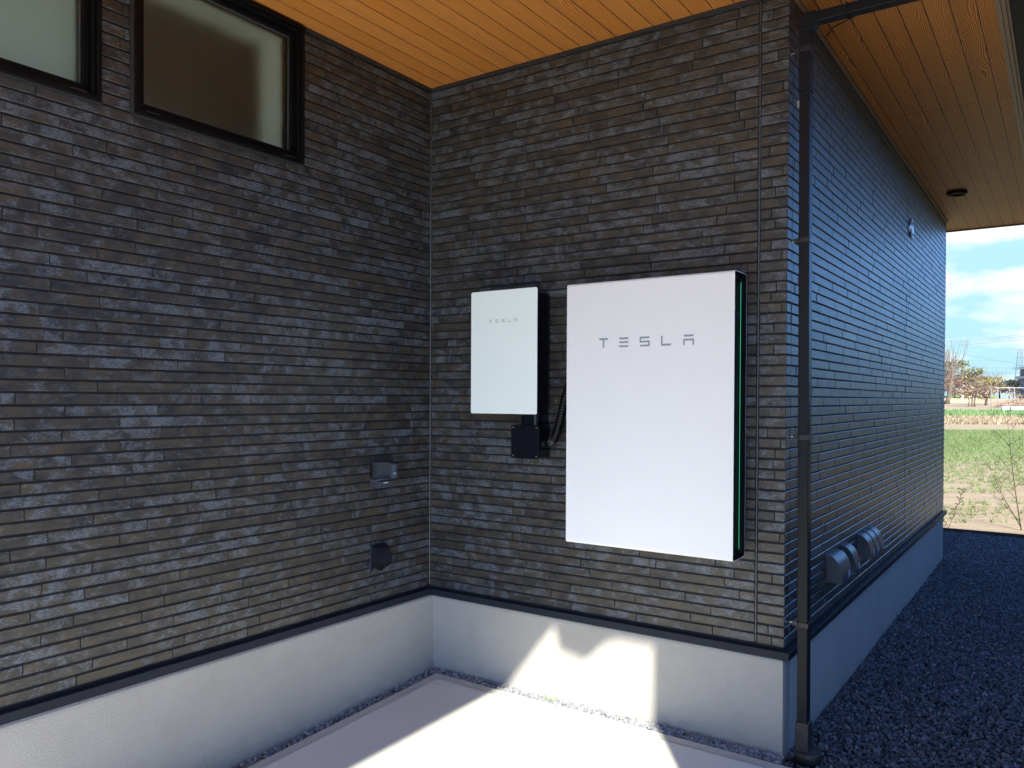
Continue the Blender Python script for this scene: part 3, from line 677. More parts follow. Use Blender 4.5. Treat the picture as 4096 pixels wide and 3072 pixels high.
M['bracket'] = simple('dark_steel_strap', (.022, .024, .03), .35, spec=.3); M['sticker2'] = simple('white_plastic_clip', (.75, .75, .73), .5)
downpipe()
mb = MB(); mb.tube([(1.875, .52, H - .002), (1.93, .42, H - .010), (2.01, .36, H - .018), (2.10, .33, H - .004)], .0022, 6)
tag(mb.build('cable', M['gutter']), 'thin black cable curving below the wood soffit beside the drainpipe elbow', 'cable')

# ------------------------------------------------------------------ vent hoods
def hood_c(y0, y1, z0, z1, e, label, grp=None):
    t_ = empty('vent_hood', (W, (y0 + y1) / 2, z0), label, 'vent hood', grp)
    P = [(0.0, z0), (0.0, z1)]
    n = 14
    for i in range(n + 1):
        a = R(90 - 90 * i / n); P.append((.006 + (e - .006) * math.cos(a), z0 + .012 + (z1 - z0 - .012) * math.sin(a)))
    P.append((e, z0)); P = P[::-1]
    def shell(y, ys): return [(W + p[0], y, p[1]) for p in P]
    mb = MB(); n_ = len(P); b = 0
    for y in (y0, y1):
        for p in P: mb.v.append((W + .001 + p[0], y, p[1]))
    # side cheeks
    mb.f += [tuple(range(n_))[::-1], tuple(range(n_, 2 * n_))]; mb.sm += [False, False]; mb.rn += [0, 0]
    for i in range(n_ - 1):
        mb.f.append((i, i + 1, n_ + i + 1, n_ + i)); mb.sm.append(0 < i < n_ - 2); mb.rn.append(0)
    o = mb.build('cover', M['hood'], t_); so_ = o.modifiers.new('s', 'EDGE_SPLIT'); so_.split_angle = R(40)
    mb = MB(); mb.box((W + .0005, y0 - .004, z0 - .004), (W + .004, y1 + .004, z1 + .003)); mb.build('back_plate', M['hood'], t_, bevel=.001)
    mb = MB(); yc = y0 + (y1 - y0) * .72; w2 = min(.026, (y1 - y0) * .30)
    zz = z0 + .030
    mb.box((W + e + .0002, yc - w2 / 2, zz - .018), (W + e + .0016, yc + w2 / 2, zz + .014)); mb.build('sticker', M['sticker'], t_)
hood_c(.675, .872, .143, .272, .073, 'widest grey vent hood, nearest the drainpipe on the side wall')
hood_c(.962, 1.066, .143, .274, .073, 'narrow grey vent hood, second from the drainpipe on the side wall')
hood_c(1.340, 1.450, .152, .278, .072, 'vent hood of the row of three, the one nearest the drainpipe')
hood_c(1.476, 1.572, .152, .278, .072, 'middle vent hood of the row of three on the side wall')
hood_c(1.598, 1.700, .152, .278, .072, 'vent hood of the row of three, the one farthest from the drainpipe')
def hood_a():
    t_ = empty('vent_hood', (0, -.40, .151), 'lower dark curved vent hood on the brick wall beside the inner corner', 'vent hood')
    y0, y1, zt, e = -.444, -.350, .280, .057
    P = [(0, .151), (0, zt)]
    for i in range(12):
        a = R(85 - 85 * i / 11); P.append((.004 + (e - .004) * math.cos(a) ** .9, .193 + (zt - .193) * math.sin(a)))
    n_ = len(P); mb = MB()
    for y in (y0, y1):
        for p in P: mb.v.append((.001 + p[0], y, p[1]))
    mb.f += [tuple(range(n_)), tuple(range(n_, 2 * n_))[::-1]]; mb.sm += [False, False]; mb.rn += [0, 0]
    for i in range(1, n_ - 1): mb.f.append((n_ + i, n_ + i + 1, i + 1, i)); mb.sm.append(i > 1); mb.rn.append(0)
    o = mb.build('cover', M['hood2'], t_); o.modifiers.new('s', 'EDGE_SPLIT').split_angle = R(35)
    mb = MB(); mb.box((.0008, y0 - .002, .150), (.006, y1, zt + .001)); mb.build('back_plate', M['hood'], t_)
    mb = MB(); mb.tube([(.010, (y0 + y1) / 2, .172), (.030, (y0 + y1) / 2, .172)], .018, 16); mb.build('duct', M['black'], t_)
    # outlet
    t_ = empty('charging_outlet', (0, -.39, .560), 'dark outlet box with a blue grey front panel above the lower vent hood', 'outlet')
    mb = MB(); Pl = [(.001, -.444), (.008, -.444)]
    for i in range(9):
        k = i / 8; Pl.append((.010 + .064 * (k ** 1.5), -.440 + .052 * k))
    Pl += [(.080, -.384), (.084, -.362), (.080, -.340), (.001, -.334)]
    mb.prism([(x, y) for x, y in Pl], 2, .606, .686, smooth=False); o = mb.build('cover', M['hood2'], t_)
    mb = MB(); mb.prism([(.0805, -.3830), (.0850, -.362), (.0805, -.3410), (.079, -.343), (.079, -.381)], 2, .608, .676); mb.build('front_panel', M['hoodblue'], t_)
    mb = MB()
    for (zc, h_) in ((.632, .0055),): mb.box((.0835, -.3700, zc - h_ / 2), (.0858, -.3560, zc + h_ / 2))
    mb.build('panel_mark', M['sticker'], t_)
    mb = MB(); mb.prism([(.004, .598), (.078, .612), (.086, .6055), (.004, .590)], 1, -.436, -.336); mb.build('lip', M['chrome2'], t_)
    mb = MB(); mb.box((.0008, -.444, .558), (.007, -.334, .688)); mb.build('back_plate', M['hood'], t_)
    mb = MB(); mb.box((.0075, -.425, .562), (.050, -.345, .594)); mb.build('socket_box', M['hood'], t_, bevel=.003)
    mb = MB(); mb.box((.0505, -.405, .583), (.0520, -.375, .590)); mb.build('socket_label', M['sticker'], t_)
M['hood2'] = simple('dark_navy_hood', (.012, .015, .022), .45, spec=.25); M['chrome2'] = simple('grey_metal_lip', (.16, .17, .20), .3, metal=.6)
hood_a()
def round_vent():
    t_ = empty('round_vent', (W, 2.995, 2.21), 'round silver vent cap high on the side brick wall', 'vent cap')
    c = Vector((W, 2.995, 2.21))
    def lathe(mb, prof, n=36):
        b = len(mb.v)
        for (r_, x) in prof:
            for k in range(n): an = 2 * math.pi * k / n; mb.v.append((c.x + x, c.y + r_ * math.cos(an), c.z + r_ * math.sin(an)))
        for i in range(len(prof) - 1):
            for k in range(n): m = (k + 1) % n; mb.f.append((b + i * n + k, b + i * n + m, b + (i + 1) * n + m, b + (i + 1) * n + k)); mb.sm.append(True); mb.rn.append(0)
    mb = MB(); lathe(mb, [(.066, .0005), (.067, .008), (.065, .014), (.058, .016), (.050, .014), (.049, .009)]); mb.build('ring', M['chrome'], t_)
    mb = MB(); lathe(mb, [(.049, .009), (.0485, .007), (.0001, .007)]); mb.build('grille_back', M['black'], t_)
    mb = MB(); lathe(mb, [(.040, .0075), (.041, .015), (.036, .018), (.0001, .0195)]); mb.build('cap', M['chrome'], t_)
    # soffit light
    t_ = empty('soffit_downlight', (2.055, 3.90, H), 'round black downlight with a brass ring recessed in the wood soffit', 'ceiling light')
    c2 = Vector((2.055, 3.90, H))
    def lz(mb, prof, n=36):
        b = len(mb.v)
        for (r_, z) in prof:
            for k in range(n): an = 2 * math.pi * k / n; mb.v.append((c2.x + r_ * math.cos(an), c2.y + r_ * math.sin(an), c2.z + z))
        for i in range(len(prof) - 1):
            for k in range(n): m = (k + 1) % n; mb.f.append((b + i * n + k, b + (i + 1) * n + k, b + (i + 1) * n + m, b + i * n + m)); mb.sm.append(True); mb.rn.append(0)
    mb = MB(); lz(mb, [(.072, -.0005), (.074, -.016), (.068, -.024)]); mb.build('housing', M['frame'], t_)
    mb = MB(); lz(mb, [(.0679, -.0242), (.066, -.026), (.060, -.0255), (.0595, -.020)]); mb.build('ring', M['fascia'], t_)
    mb = MB(); lz(mb, [(.0595, -.019), (.05, -.012), (.0001, -.010)]); mb.build('lens', M['frame'], t_)
round_vent()

# ------------------------------------------------------------------ unseen block added behind the camera side (throws the shade over the side yard)
nb = empty('shade_block', (10, -8.5, -.5), 'unseen tall block added behind the viewpoint to shade the side yard', 'house')
mb = MB(); mb.box((8.25, -9, -1.0), (13.9, -7.0, 13.15)); mb.build('wall', M['render_wall'], nb)
mb = MB(); mb.box((8.25, -9.05, 13.16), (14.0, -6.95, 13.35)); mb.build('roof', M['tile'], nb)
for x in (9.0, 11.6):
    for z in (1.0, 4.0, 7.0, 10.0): mb = MB(); mb.box((x, -7.02, z), (x + 1.2, -6.98, z + 1.3)); mb.build('window', M['frame'], nb)

hd = empty('sky_block_hedge', (17, 30, -.5), 'unseen dark hedge added to block low sky from the side wall', 'hedge')  # hedge added out of view to darken the side wall's low reflections
mb = MB(); g0 = random.Random(31)
for k in range(46):
    y = -1 + k * 1.1; x = 6.9 + .05 * (y + 1) + g0.uniform(-.3, .3); h_ = 3.0 + g0.uniform(-.4, .5); mb.tube([(x, y, -.6), (x, y, h_ * .5), (x, y, h_ * .85), (x, y, h_)], [.9, 1.0, .8, .2], 9)
mb.build('crown', simple('hedge_green', (.04, .055, .03), .9, var=.4, vs=3, bs=1, bsc=12, bd=.1), hd)
# ------------------------------------------------------------------ edge of the yard and the field
mb = MB(); mb.box((-.8, 6.772, -.60), (6.5, 6.80, -.412)); mb.build('edging_board', M['kerb']); tag(D.objects['edging_board'], 'thin dark brown board edging the gravel against the field', 'garden edging')
def blades(name, spots, m, label, hr=(.04, .11), wr=.006, per=6, seed=1, lean=.6):
    g = np.random.default_rng(seed); n = len(spots) * per
    base = np.repeat(np.array(spots), per, 0) + np.concatenate([g.uniform(-.03, .03, (n, 2)), np.zeros((n, 1))], 1)
    an = g.uniform(0, 2 * np.pi, n); hh = g.uniform(hr[0], hr[1], n); tl = g.uniform(0, lean, n)
    side = np.stack([np.cos(an), np.sin(an), 0 * an], 1); an2 = g.uniform(0, 2 * np.pi, n)
    top = base + np.stack([np.cos(an2) * tl * hh, np.sin(an2) * tl * hh, hh], 1)
    V = np.stack([base - side * wr, base + side * wr, top], 1).reshape(-1, 3); F = np.arange(n * 3).reshape(-1, 3)
    me = D.meshes.new(name); me.from_pydata(V.tolist(), [], F.tolist()); me.update()
    a = me.attributes.new('tint', 'FLOAT', 'FACE'); a.data.foreach_set('value', g.uniform(0, 1, n)); me.materials.append(m)
    o = D.objects.new(name, me); COL.objects.link(o); return tag(o, label, kind='stuff')
def field_grass():
    g = np.random.default_rng(8); sp = []
    d = 9.7
    while d < 28.2:
        dens = min(1.2, max(.55, (d - 8) / 7.0)) if d > 12.3 or d < 11.4 else .12
        for k in range(int(.36 * d / .085)):
            lat = .44 * d + .36 * d * (k + g.uniform()) / (.36 * d / .085)
            cl = math.sin(lat * 2.1 + d * 3.7) * math.sin(lat * 5.3 + d * 1.3) * .5 + .5
            if g.uniform() < dens * (.22 + cl * 1.0):
                p = gpt(lat, d + g.uniform(-.07, .07), -.004); sp.append(tuple(p))
        d += .19 if d < 15 else .26
    blades('grass', sp, M['grass'], 'rows of young green crop sprouting from tan soil', (.03, .10), .0048, 10, 4, 1.6)
    sp = []
    for k in range(1500):
        d = g.uniform(37.6, 44.6); sp.append(tuple(gpt(g.uniform(.45, .72) * d, d)))
    blades('grass', sp, M['grass2'], 'dense darker green crop strip across the far field', (.12, .28), .035, 7, 5, .6)
    sp = []
    for k in range(1300):
        d = g.uniform(32.0, 37.4); sp.append(tuple(gpt(g.uniform(.45, .72) * d, d)))
    blades('dry_grass', sp, M['straw'], 'pale dry grass verge beyond the farm track', (.08, .26), .02, 6, 6, 1.2)
M['grass2'] = leafmat('far_crop', (.07, .15, .05), (.16, .25, .09))
field_grass()

# plants
def branch(mb, p, dirv, length, rad, depth, g, spread=.5, shrink=.72, kids=3, up_=.15, gn=.18, tips=None):
    n = 4; pts = [p]; rs = [rad]; d = dirv.normalized()
    for i in range(n):
        d = (d + Vector((g.uniform(-gn, gn), g.uniform(-gn, gn), g.uniform(-gn, gn) + up_ * .3))).normalized()
        pts.append(pts[-1] + d * length / n); rs.append(rad * (1 - .5 * (i + 1) / n))
    mb.tube(pts, rs, 5 if rad < .03 else 8, cap=False)
    if tips is not None: tips.append(pts[-1])
    if depth <= 0: return
    for k in range(kids):
        q = pts[g.choice((2, 3, 4, 4))]; a = g.uniform(0, 2 * math.pi)
        nd = (d + Vector((math.cos(a), math.sin(a), g.uniform(-.2, .5))) * spread).normalized()
        branch(mb, q, nd, length * shrink * g.uniform(.75, 1.15), max(rs[-1] * .8, .004), depth - 1, g, spread, shrink, kids, up_, gn, tips)
def crown(name, parent, centres, m, n, size, seed, leaf=.09):
    g = np.random.default_rng(seed); V = []; F = []; T = []
    for k in range(n):
        c, rad = centres[g.integers(len(centres))]
        v = g.normal(size=3); v /= np.linalg.norm(v); rr = g.uniform(.25, 1) ** .6
        p = np.array(c) + v * rr * np.array(rad) * (1 + .2 * math.sin(v[0] * 7 + v[2] * 9))
        a = g.normal(size=3); a /= np.linalg.norm(a); b = np.cross(a, g.normal(size=3)); b /= np.linalg.norm(b); s = leaf * g.uniform(.5, 1.3)
        i = len(V); V += [p - a * s - b * s * .5, p + a * s - b * s * .4, p + a * s * .7 + b * s * .6, p - a * s * .8 + b * s * .5]; F.append((i, i + 1, i + 2, i + 3)); T.append(g.uniform())
    me = D.meshes.new(name); me.from_pydata([tuple(x) for x in V], [], F); me.update(); a = me.attributes.new('tint', 'FLOAT', 'FACE'); a.data.foreach_set('value', T); me.materials.append(m)
    o = D.objects.new(name, me); COL.objects.link(o); o.parent = parent; o.matrix_parent_inverse = Matrix.Translation(-parent.location); return o
def small_weed():
    g = random.Random(5); b0 = at(3797, 9.35, -.02)
    mb = MB(); pts = [b0]; tip = at(3855, 9.3, .44)
    for i in range(1, 9): k = i / 8; pts.append(b0.lerp(tip, k) + Vector((g.uniform(-.006, .006), 0, g.uniform(-.004, .004))))
    mb.tube(pts, [.0040 - .0003 * i for i in range(9)], 5)
    for i in range(2, 9):
        for s_ in (-1, 1):
            p = pts[i]; q = p + l2 * s_ * g.uniform(.02, .06) + Vector((0, 0, g.uniform(.01, .05))); mb.tube([p, (p + q) / 2 + Vector((0, 0, .012)), q, q + Vector((0, 0, -.014))], [.003, .0055, .0065, .002], 5)
    p = b0 + Vector((0, 0, .05)); mb.tube([p, p - l2 * .05 + Vector((0, 0, .05)), p - l2 * .055 + Vector((0, 0, .12))], [.003, .006, .003], 5)
    tag(mb.build('dry_weed', M['weed']), 'small dark dry weed with curled seed heads beside the far wall corner', 'weed')
    g = random.Random(12); b0 = at(4092, 9.2, -.02); mb = MB(); tips = []
    main = [b0, at(4065, 9.2, .45), at(4048, 9.2, .80), at(4040, 9.2, 1.02), at(4031, 9.2, 1.25)]
    mb.tube(main, [.0065, .0050, .0038, .0028, .0015], 5)
    for (u, h, u2, h2) in ((4070, .36, 3980, .62), (4057, .62, 4000, .84), (4045, .95, 3975, 1.12), (4050, .76, 4100, .86), (4062, .50, 4105, .60), (4041, .98, 4080, 1.06), (4047, .82, 4090, 1.0), (4085, .10, 3965, .40), (4088, .05, 3955, .72), (4090, .03, 3990, .50), (4036, 1.12, 4062, 1.20)):
        a = at(u, 9.2, h); b = at(u2, 9.2 + g.uniform(-.2, .2), h2); m_ = (a + b) / 2 + Vector((0, 0, g.uniform(-.04, .02)))
        pts = [a, a.lerp(m_, .6), m_, m_.lerp(b, .5), b]; mb.tube(pts, [.0034, .003, .0026, .002, .001], 4)
        for k in range(4):
            p = m_.lerp(b, g.random()); mb.tube([p, p + l2 * g.uniform(-.07, .07) + Vector((0, 0, g.uniform(.01, .08)))], [.0016, .0008], 4)
        mb.tube([b, b + Vector((0, 0, .02))], [.004, .002], 4)
    tag(mb.build('dry_weed', M['weed']), 'tall bare weed with thin branching stems at the right edge of the field', 'weed')
small_weed()

def bare_tree():
    g = random.Random(3); b0 = at(3786, 61, -.05); t_ = empty('bare_tree', b0, 'bare pollarded tree with a thick gnarled trunk beside the house wall', 'tree')
    mb = MB(); k0 = b0 + Vector((.25, 0, 1.45)); mb.tube([b0, b0 + Vector((.12, 0, .5)), b0 + Vector((.22, 0, 1.1)), k0, k0 + Vector((.1, 0, .35))], [.21, .14, .13, .17, .10], 9); mb.build('trunk', M['wood'], t_)
    mb = MB()
    for i in range(13):
        a = g.uniform(0, 6.28); branch(mb, k0 + Vector((0, 0, .2)), Vector((math.cos(a) * .42, math.sin(a) * .42, 1)), g.uniform(1.2, 1.95), .036, 2, g, .35, .62, 3, .35)
    mb.build('branches', M['twig'], t_)
bare_tree()
def shrub(nm, u, d, hgt, wid, mat, label, n, seed, leaf=.09, trunk=.09, stems=1, twigs=True, cat='shrub', low=.35):
    g = random.Random(seed); b0 = at(u, d, -.05); t_ = empty(nm, b0, label, cat); mb = MB()
    for s in range(stems):
        o_ = l2 * g.uniform(-.1, .1) * (stems > 1) * 3
        mb.tube([b0 + o_, b0 + o_ + Vector((g.uniform(-.05, .05), 0, hgt * .25)), b0 + o_ * 1.6 + Vector((g.uniform(-.1, .1), 0, hgt * .5))], [trunk, trunk * .8, trunk * .55], 7)
    mb.build('trunk', M['wood'], t_)
    if twigs:
        mb = MB()
        for s in range(9):
            a = g.uniform(0, 6.28); branch(mb, b0 + Vector((0, 0, hgt * .3)), Vector((math.cos(a) * .9, math.sin(a) * .9, g.uniform(.3, 1))), wid * .45, trunk * .35, 2, g, .7, .6, 3, .1)
        mb.build('branches', M['twig'], t_)
    cs = []
    for k in range(9):
        cs.append((tuple(b0 + l2 * g.uniform(-.5, .5) * wid * .75 + f2 * g.uniform(-.3, .3) * wid + Vector((0, 0, hgt * g.uniform(low, .82)))), (wid * g.uniform(.16, .27), wid * g.uniform(.16, .27), hgt * g.uniform(.10, .19))))
    crown('crown', t_, cs, mat, n, 1, seed, leaf)
shrub('evergreen_tree', 3822, 72, 3.9, 4.6, M['leaf_olive'], 'olive green broad crowned tree behind the bare tree', 1700, 21, .10, .12, cat='tree')
shrub('rust_shrub', 3883, 55, 1.85, 2.2, M['leaf_rust'], 'rust brown shrub with many upright stems in the middle of the orchard', 420, 22, .06, .035, 7, cat='shrub')
shrub('orchard_tree', 3943, 58, 1.95, 2.6, M['leaf_red'], 'low dull red orchard tree right of the rust brown shrub', 460, 23, .06, .10, cat='tree')
shrub('red_hedge_tree', 3812, 68, 2.0, 3.4, M['leaf_red'], 'reddish leaved tree low behind the bare tree trunk', 600, 24, .08, .08, cat='tree')
shrub('copper_tree', 3860, 74, 2.5, 3.6, M['leaf_rust'], 'copper leaved tree between the tiled roof and the rust brown shrub', 600, 25, .09, .08, cat='tree')
shrub('yellow_tree', 3998, 80, 2.6, 3.6, M['leaf_yellow'], 'yellow green tree left of the dark evergreens', 900, 26, .10, .08, cat='tree')
shrub('yellow_tree', 3955, 84, 2.7, 3.4, M['leaf_yellow'], 'yellow green tree behind the orchard tree, left of the other yellow one', 800, 27, .10, .08, cat='tree')
shrub('brown_tree', 3918, 82, 3.2, 2.9, M['leaf_rust'], 'tallest brown bush crown right of the utility pole', 700, 28, .08, .08, cat='tree')
shrub('dark_evergreen', 4037, 88, 2.5, 2.2, M['leaf_dark'], 'dark blue green evergreen, left one of the pair by the flat roofed building', 600, 29, .10, .08, cat='tree')
shrub('dark_evergreen', 4068, 86, 2.2, 2.0, M['leaf_dark'], 'dark blue green evergreen tucked against the flat roofed building', 500, 30, .10, .08, cat='tree')
shrub('brown_thicket', 4075, 63, 1.75, 2.6, M['leaf_rust'], 'tangled bare brown thicket above the brush pile', 160, 31, .04, .05, 5, cat='shrub')
mb = MB(); a = at(3700, 65.0, 0); b = at(4300, 65.0, 0)
for (u, z1_) in ((3840, .0), ): pass
def cabbages():
    g = random.Random(4)
    for k in range(34):
        u = 3772 + g.random() * 215; d = g.uniform(66.3, 69.5); c = at(u, d, .16)
        t_ = c
        mbk = MB()
        for j in range(9):
            an = g.uniform(0, 6.28); el = g.uniform(.2, 1.3); v = Vector((math.cos(an) * math.cos(el), math.sin(an) * math.cos(el), math.sin(el))); s = g.uniform(.16, .26)
            sd_ = v.cross(Vector((0, 0, 1))).normalized() * s * .5; p = c - Vector((0, 0, .16))
            mbk.add([p, p + v * s * .6 + sd_, p + v * s * 1.2, p + v * s * .6 - sd_], [(0, 1, 2, 3)], r=g.random())
        o = mbk.build('cabbage', M['leaf_cab'], attr=True); tag(o, 'light green leafy vegetable in the bed above the low bank', 'vegetable', 'leafy vegetables in the bed above the low bank')
cabbages()
# trellis
def trellis():
    t_ = empty('pipe_trellis', at(4030, 53), 'thin galvanised pipe trellis frame standing over the orchard edge', 'trellis')
    for (u, d) in ((3964, 53), (3990, 52), (4036, 54), (4057, 52), (4110, 52)):
        mb = MB(); p = at(u, d, 0); mb.tube([p, p + Vector((0, 0, 1.25)), p + Vector((0, 0, 1.38)) - l2 * .10], .021, 6); mb.build('post', M['steel'], t_)
    for (z, d) in ((1.34, 52), (1.30, 54)):
        mb = MB(); mb.tube([at(3976, d, z), at(4130, d, z)], .018, 6); mb.build('rail', M['steel'], t_)
    mb = MB(); mb.tube([at(4008, 53, .72), at(4060, 53, 1.02)], .016, 6); mb.build('brace', M['steel'], t_)
trellis()
def brush():
    g = np.random.default_rng(9); V = MB(); c = at(4085, 53.5)
    for k in range(900):
        r_ = g.uniform(0, 1) ** .5; an = g.uniform(0, 6.28); x = math.cos(an) * r_ * 1.75; y = math.sin(an) * r_ * .9; h = .62 * (1 - r_ ** 1.6) * g.uniform(.3, 1)
        p = c + l2 * x + f2 * y + Vector((0, 0, h + .03)); d = Vector((g.normal(), g.normal(), g.normal() * .35)).normalized() * g.uniform(.12, .4)
        s = Vector((0, 0, g.uniform(.008, .022))); V.add([p - d, p + d, p + d + s, p - d + s], [(0, 1, 2, 3)], r=g.uniform())
    o = V.build('brush_pile', M['brush'], attr=True); tag(o, 'heap of pale dry cut branches below the trellis', 'brush pile', kind='stuff')
brush()
# white sheets lying at the field edge
mb = MB(); n = 26
for i in range(n):
    a = 4008 + i * 6; z = .008 * math.sin(i * 1.9)
    if i in (5,): continue
    p = at(a, 48, .24 + z); q = at(a + 6.1, 48, .24 + z); p0 = at(a, 47.8, .02); q0 = at(a + 6.1, 47.8, .02)
    mb.add([p0, q0, q, p, p0 + f2 * .3, q0 + f2 * .3, q + f2 * .04, p + f2 * .04], [(0, 1, 2, 3), (5, 4, 7, 6), (3, 2, 6, 7)])
tag(mb.build('sheet_cover', M['tin']), 'long white corrugated sheet propped along the field edge', 'sheet')
# flat roofed building at the right
def far_buildings():
    t_ = empty('farm_building', at(4110, 75), 'blue grey farm building with white corrugated flat roof at the picture edge', 'building')
    mb = MB(); c = at(4235, 76); ex, ey = l2 * 2.45, f2 * 2
    def fb(mb, c, hx, hy, z0, z1):
        P = [c - l2 * hx - f2 * hy, c + l2 * hx - f2 * hy, c + l2 * hx + f2 * hy, c - l2 * hx + f2 * hy]
        mb.add([Vector((p.x, p.y, z0)) for p in P] + [Vector((p.x, p.y, z1)) for p in P], [(3, 2, 1, 0), (4, 5, 6, 7), (0, 1, 5, 4), (1, 2, 6, 5), (2, 3, 7, 6), (3, 0, 4, 7)])
    fb(mb, c, 2.42, 2, 1.1, 4.05); mb.build('wall', M['siding'], t_)
    mb = MB(); fb(mb, c, 2.70, 2.3, 3.15, 3.38); mb.build('balcony_band', M['tin'], t_)
    mb = MB(); w0 = c - l2 * 3.22 - f2 * 2.6
    for k in range(28):
        a = w0 + l2 * k * .24
        for (s, t__) in ((0, .12), (.12, .24)):
            z = 4.06 + (.05 if s == 0 else 0); p = a + l2 * s; q = a + l2 * t__
            mb.add([Vector((p.x, p.y, z)), Vector((q.x, q.y, z)), Vector((q.x, q.y, z + .14)), Vector((p.x, p.y, z + .14)), Vector((*(p + f2 * 5).xy, z)), Vector((*(q + f2 * 5).xy, z)), Vector((*(q + f2 * 5).xy, z + .14)), Vector((*(p + f2 * 5).xy, z + .14))], [(0, 1, 2, 3), (0, 4, 5, 1), (3, 2, 6, 7)])
    mb.build('roof', M['tin'], t_)
    t_ = empty('tiled_house', at(3872, 105), 'distant house with a curved grey tiled roof behind the orchard', 'house')
    c = at(3868, 106); mb = MB(); fb(mb, c, 1.6, 2, 1.2, 3.7); mb.build('wall', M['cream'], t_)
    mb = MB(); z0_, zt = 3.75, 5.0; hx, hy = 2.5, 2.8
    prof = [(1, 0), (.62, .22), (.3, .62), (.1, 1)]
    rings = [[c + l2 * sx * hx * k + f2 * sy * hy * k + Vector((0, 0, z0_ + (zt - z0_) * h - c.z)) for sx, sy in ((-1, -1), (1, -1), (1, 1), (-1, 1))] for k, h in prof]
    b = len(mb.v)
    for r_ in rings: mb.v += [tuple(p) for p in r_]
    for i in range(3):
        for k in range(4): m = (k + 1) % 4; mb.f.append((b + i * 4 + k, b + i * 4 + m, b + (i + 1) * 4 + m, b + (i + 1) * 4 + k)); mb.sm.append(False); mb.rn.append(0)
    mb.f.append((b + 12, b + 13, b + 14, b + 15)); mb.sm.append(False); mb.rn.append(0); mb.f.append((b + 3, b + 2, b + 1, b)); mb.sm.append(False); mb.rn.append(0)
    mb.build('roof', M['tile'], t_)
    t_ = empty('white_shed', at(3862, 90), 'low white shed roof glimpsed between the orchard trees', 'shed'); mb = MB(); c = at(3866, 90); fb(mb, c, 1.2, 1, 1.2, 1.9); mb.build('wall', M['cream'], t_)
    mb = MB(); P = [c - l2 * 1.4 - f2 * 1.2, c + l2 * 1.4 - f2 * 1.2, c + l2 * 1.4 + f2 * 1.2, c - l2 * 1.4 + f2 * 1.2]; a_, b__ = c - l2 * 1.4, c + l2 * 1.4
    mb.add([Vector((*p.xy, 1.92)) for p in P] + [Vector((*a_.xy, 2.35)), Vector((*b__.xy, 2.35))], [(0, 1, 5, 4), (2, 3, 4, 5), (0, 4, 3), (1, 2, 5), (3, 2, 1, 0)]); mb.build('roof', M['tin'], t_)
    # bank wall of the vegetable bed, with the road behind
    mb = MB(); c = at(3850, 65.1); P0, P1 = at(3600, 64.95), at(3880, 64.95)
    mb.add([Vector((*P0.xy, .7)), Vector((*P1.xy, .7)), Vector((*P1.xy, 1.14)), Vector((*P0.xy, 1.14)), Vector((*(P0 + f2 * .2).xy, .7)), Vector((*(P1 + f2 * .2).xy, .7)), Vector((*(P1 + f2 * .2).xy, 1.14)), Vector((*(P0 + f2 * .2).xy, 1.14))], [(3, 2, 1, 0)[::-1], (4, 5, 6, 7)[::-1], (3, 2, 6, 7), (0, 3, 7, 4), (1, 5, 6, 2)])
    tag(mb.build('bank_wall', M['render_wall2']), 'low earth coloured retaining wall below the vegetable bed', 'wall')
    mb = MB(); mb.add([at(3960, 70, .02), at(4060, 70, .02), at(4060, 76, .02), at(3960, 76, .02)], [(0, 1, 2, 3)]); tag(mb.build('road', M['conc2']), 'grey strip of farm road in the distance', kind='structure')
M['render_wall2'] = simple('earth_wall', (.30, .23, .16), .9, var=.2, vs=2)
far_buildings()
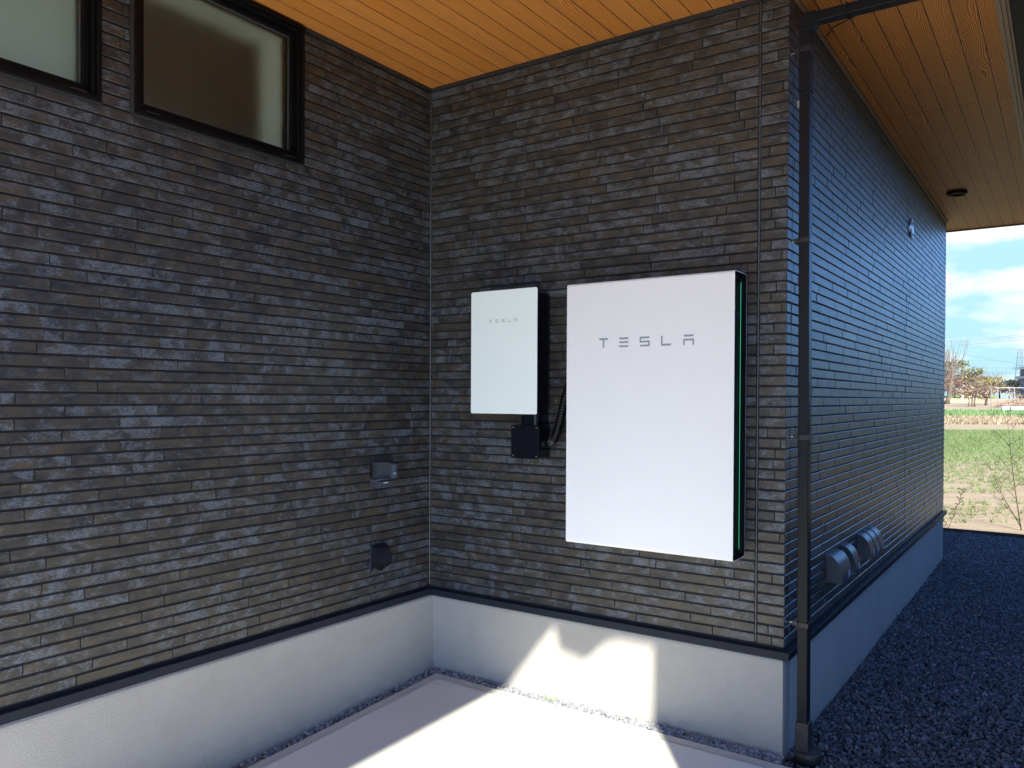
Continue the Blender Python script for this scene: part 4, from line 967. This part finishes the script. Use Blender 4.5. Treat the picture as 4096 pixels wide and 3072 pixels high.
def poles():
    for (u, d, z, lab) in ((3855, 118, 5.6, 'tall utility pole with crossarms left of the tiled roof'), (3909, 112, 4.9, 'plain concrete utility pole right of the tiled roof')):
        p = at(u, d); t_ = empty('utility_pole', p, lab, 'utility pole', 'utility poles beyond the orchard')
        mb = MB(); mb.tube([p, Vector((p.x, p.y, z))], [.20, .15], 8); mb.build('pole', M['conc2'], t_)
        if u < 3900:
            for zz in (5.35, 4.95):
                mb = MB(); q = Vector((p.x, p.y, zz)); mb.tube([q - l2 * .75, q + l2 * .75], .05, 5)
                for s in (-.6, -.2, .2, .6): mb.tube([q + l2 * s, q + l2 * s + Vector((0, 0, .28))], .05, 5)
                mb.build('crossarm', M['conc2'], t_)
            mb = MB(); q = Vector((p.x, p.y, 5.4)); mb.tube([q, q + Vector((0, 0, 1.2))], .03, 4); mb.build('mast', M['conc2'], t_)
    # lattice pylon
    p = at(4083, 400); p.z = 1.5; t_ = empty('lattice_pylon', p, 'tall lattice power pylon rising behind the flat roofed building', 'pylon'); mb = MB(); zt = 27
    def leg(s, q, z): k = (z - 1.5) / (zt - 1.5); hw = 2.5 * (1 - k) + .95 * k; return p + l2 * s * hw + f2 * q * hw + Vector((0, 0, z - 1.5))
    for s in (-1, 1):
        for q in (-1, 1): mb.tube([leg(s, q, 1.5), leg(s, q, 14), leg(s, q, zt)], .11, 4)
    z = 1.5
    while z < zt - 1:
        for q in (-1, 1): mb.tube([leg(-1, q, z), leg(1, q, z + 2.1)], .05, 3); mb.tube([leg(1, q, z), leg(-1, q, z + 2.1)], .05, 3)
        z += 2.1
    mb.build('lattice', M['pylon'], t_)
    for zz in (14.5, 18.5, 22.5, 26.5):
        mb = MB(); q = p + Vector((0, 0, zz - 1.5)); mb.tube([q - l2 * 4.6, q, q + l2 * 4.6], [.05, .12, .05], 4); mb.build('crossarm', M['pylon'], t_)
    # overhead lines
    def wire(ua, za, ub, zb, d, rad, sag, lab):
        A = at(ua, d); A.z = za; B = at(ub, d); B.z = zb; pts = []
        for i in range(15): k = i / 14; pts.append(A.lerp(B, k) - Vector((0, 0, sag * 4 * k * (1 - k))))
        mb = MB(); mb.tube(pts, rad, 4); tag(mb.build('power_line', M['wire'], None), lab, 'power line', 'overhead power lines against the sky')
    d = 300; Z = lambda v: 1.0 + (1601 - v) / 3214 * d
    for (v0, v1, lab) in ((1364, 1332, 'highest long power line sloping up to the right across the sky'), (1372, 1340, 'second highest long power line in the sky'), (1381, 1350, 'third highest long power line in the sky')):
        wire(3740, Z(v0 + 2), 4130, Z(v1 - 3), d, .055, .6, lab)
    d = 120
    wire(3740, Z(1392), 4075, Z(1453), d, .022, .15, 'power line sagging down to the right towards the flat roofed building')
    for (v0, v1, lab) in ((1440, 1441, 'thin level power line just above the utility pole top'), (1462, 1472, 'thin power line level with the pole crossarms'), (1480, 1490, 'lower thin power line crossing behind the pole'), (1483, 1494, 'lowest thin power line above the orchard')):
        wire(3740, Z(v0), 4130, Z(v1), d, .013, .05, lab)
poles()
mb = MB(); mb.add([(2.425, 1.900, -.428), (2.450, 1.890, -.424), (2.478, 1.905, -.429), (2.470, 1.925, -.426), (2.440, 1.922, -.430)], [(0, 1, 4), (1, 2, 3, 4)])
tag(mb.build('dry_leaf', simple('tan_dry_leaf', (.34, .20, .11), .8, var=.3, vs=60)), 'single tan dry leaf lying on the dark gravel', 'leaf')
# small weed in the stone gap
mb = MB(); g = random.Random(2)
for c in ((.765, -.055), (.79, -.062), (.815, -.058)):
    for k in range(7):
        an = g.uniform(0, 6.28); s = g.uniform(.008, .016); p = Vector((c[0], c[1], -.422)); v = Vector((math.cos(an), math.sin(an), 1.1)).normalized(); sd_ = v.cross(Vector((0, 0, 1))).normalized() * s * .35
        mb.add([p, p + v * s * .6 + sd_, p + v * s * 1.2, p + v * s * .6 - sd_], [(0, 1, 2, 3)], r=g.random())
tag(mb.build('sprout', leafmat('bright_sprout', (.12, .30, .03), (.3, .5, .08)), attr=True), 'tiny bright green sprout in the stone gap at the sunlit foundation', 'weed')
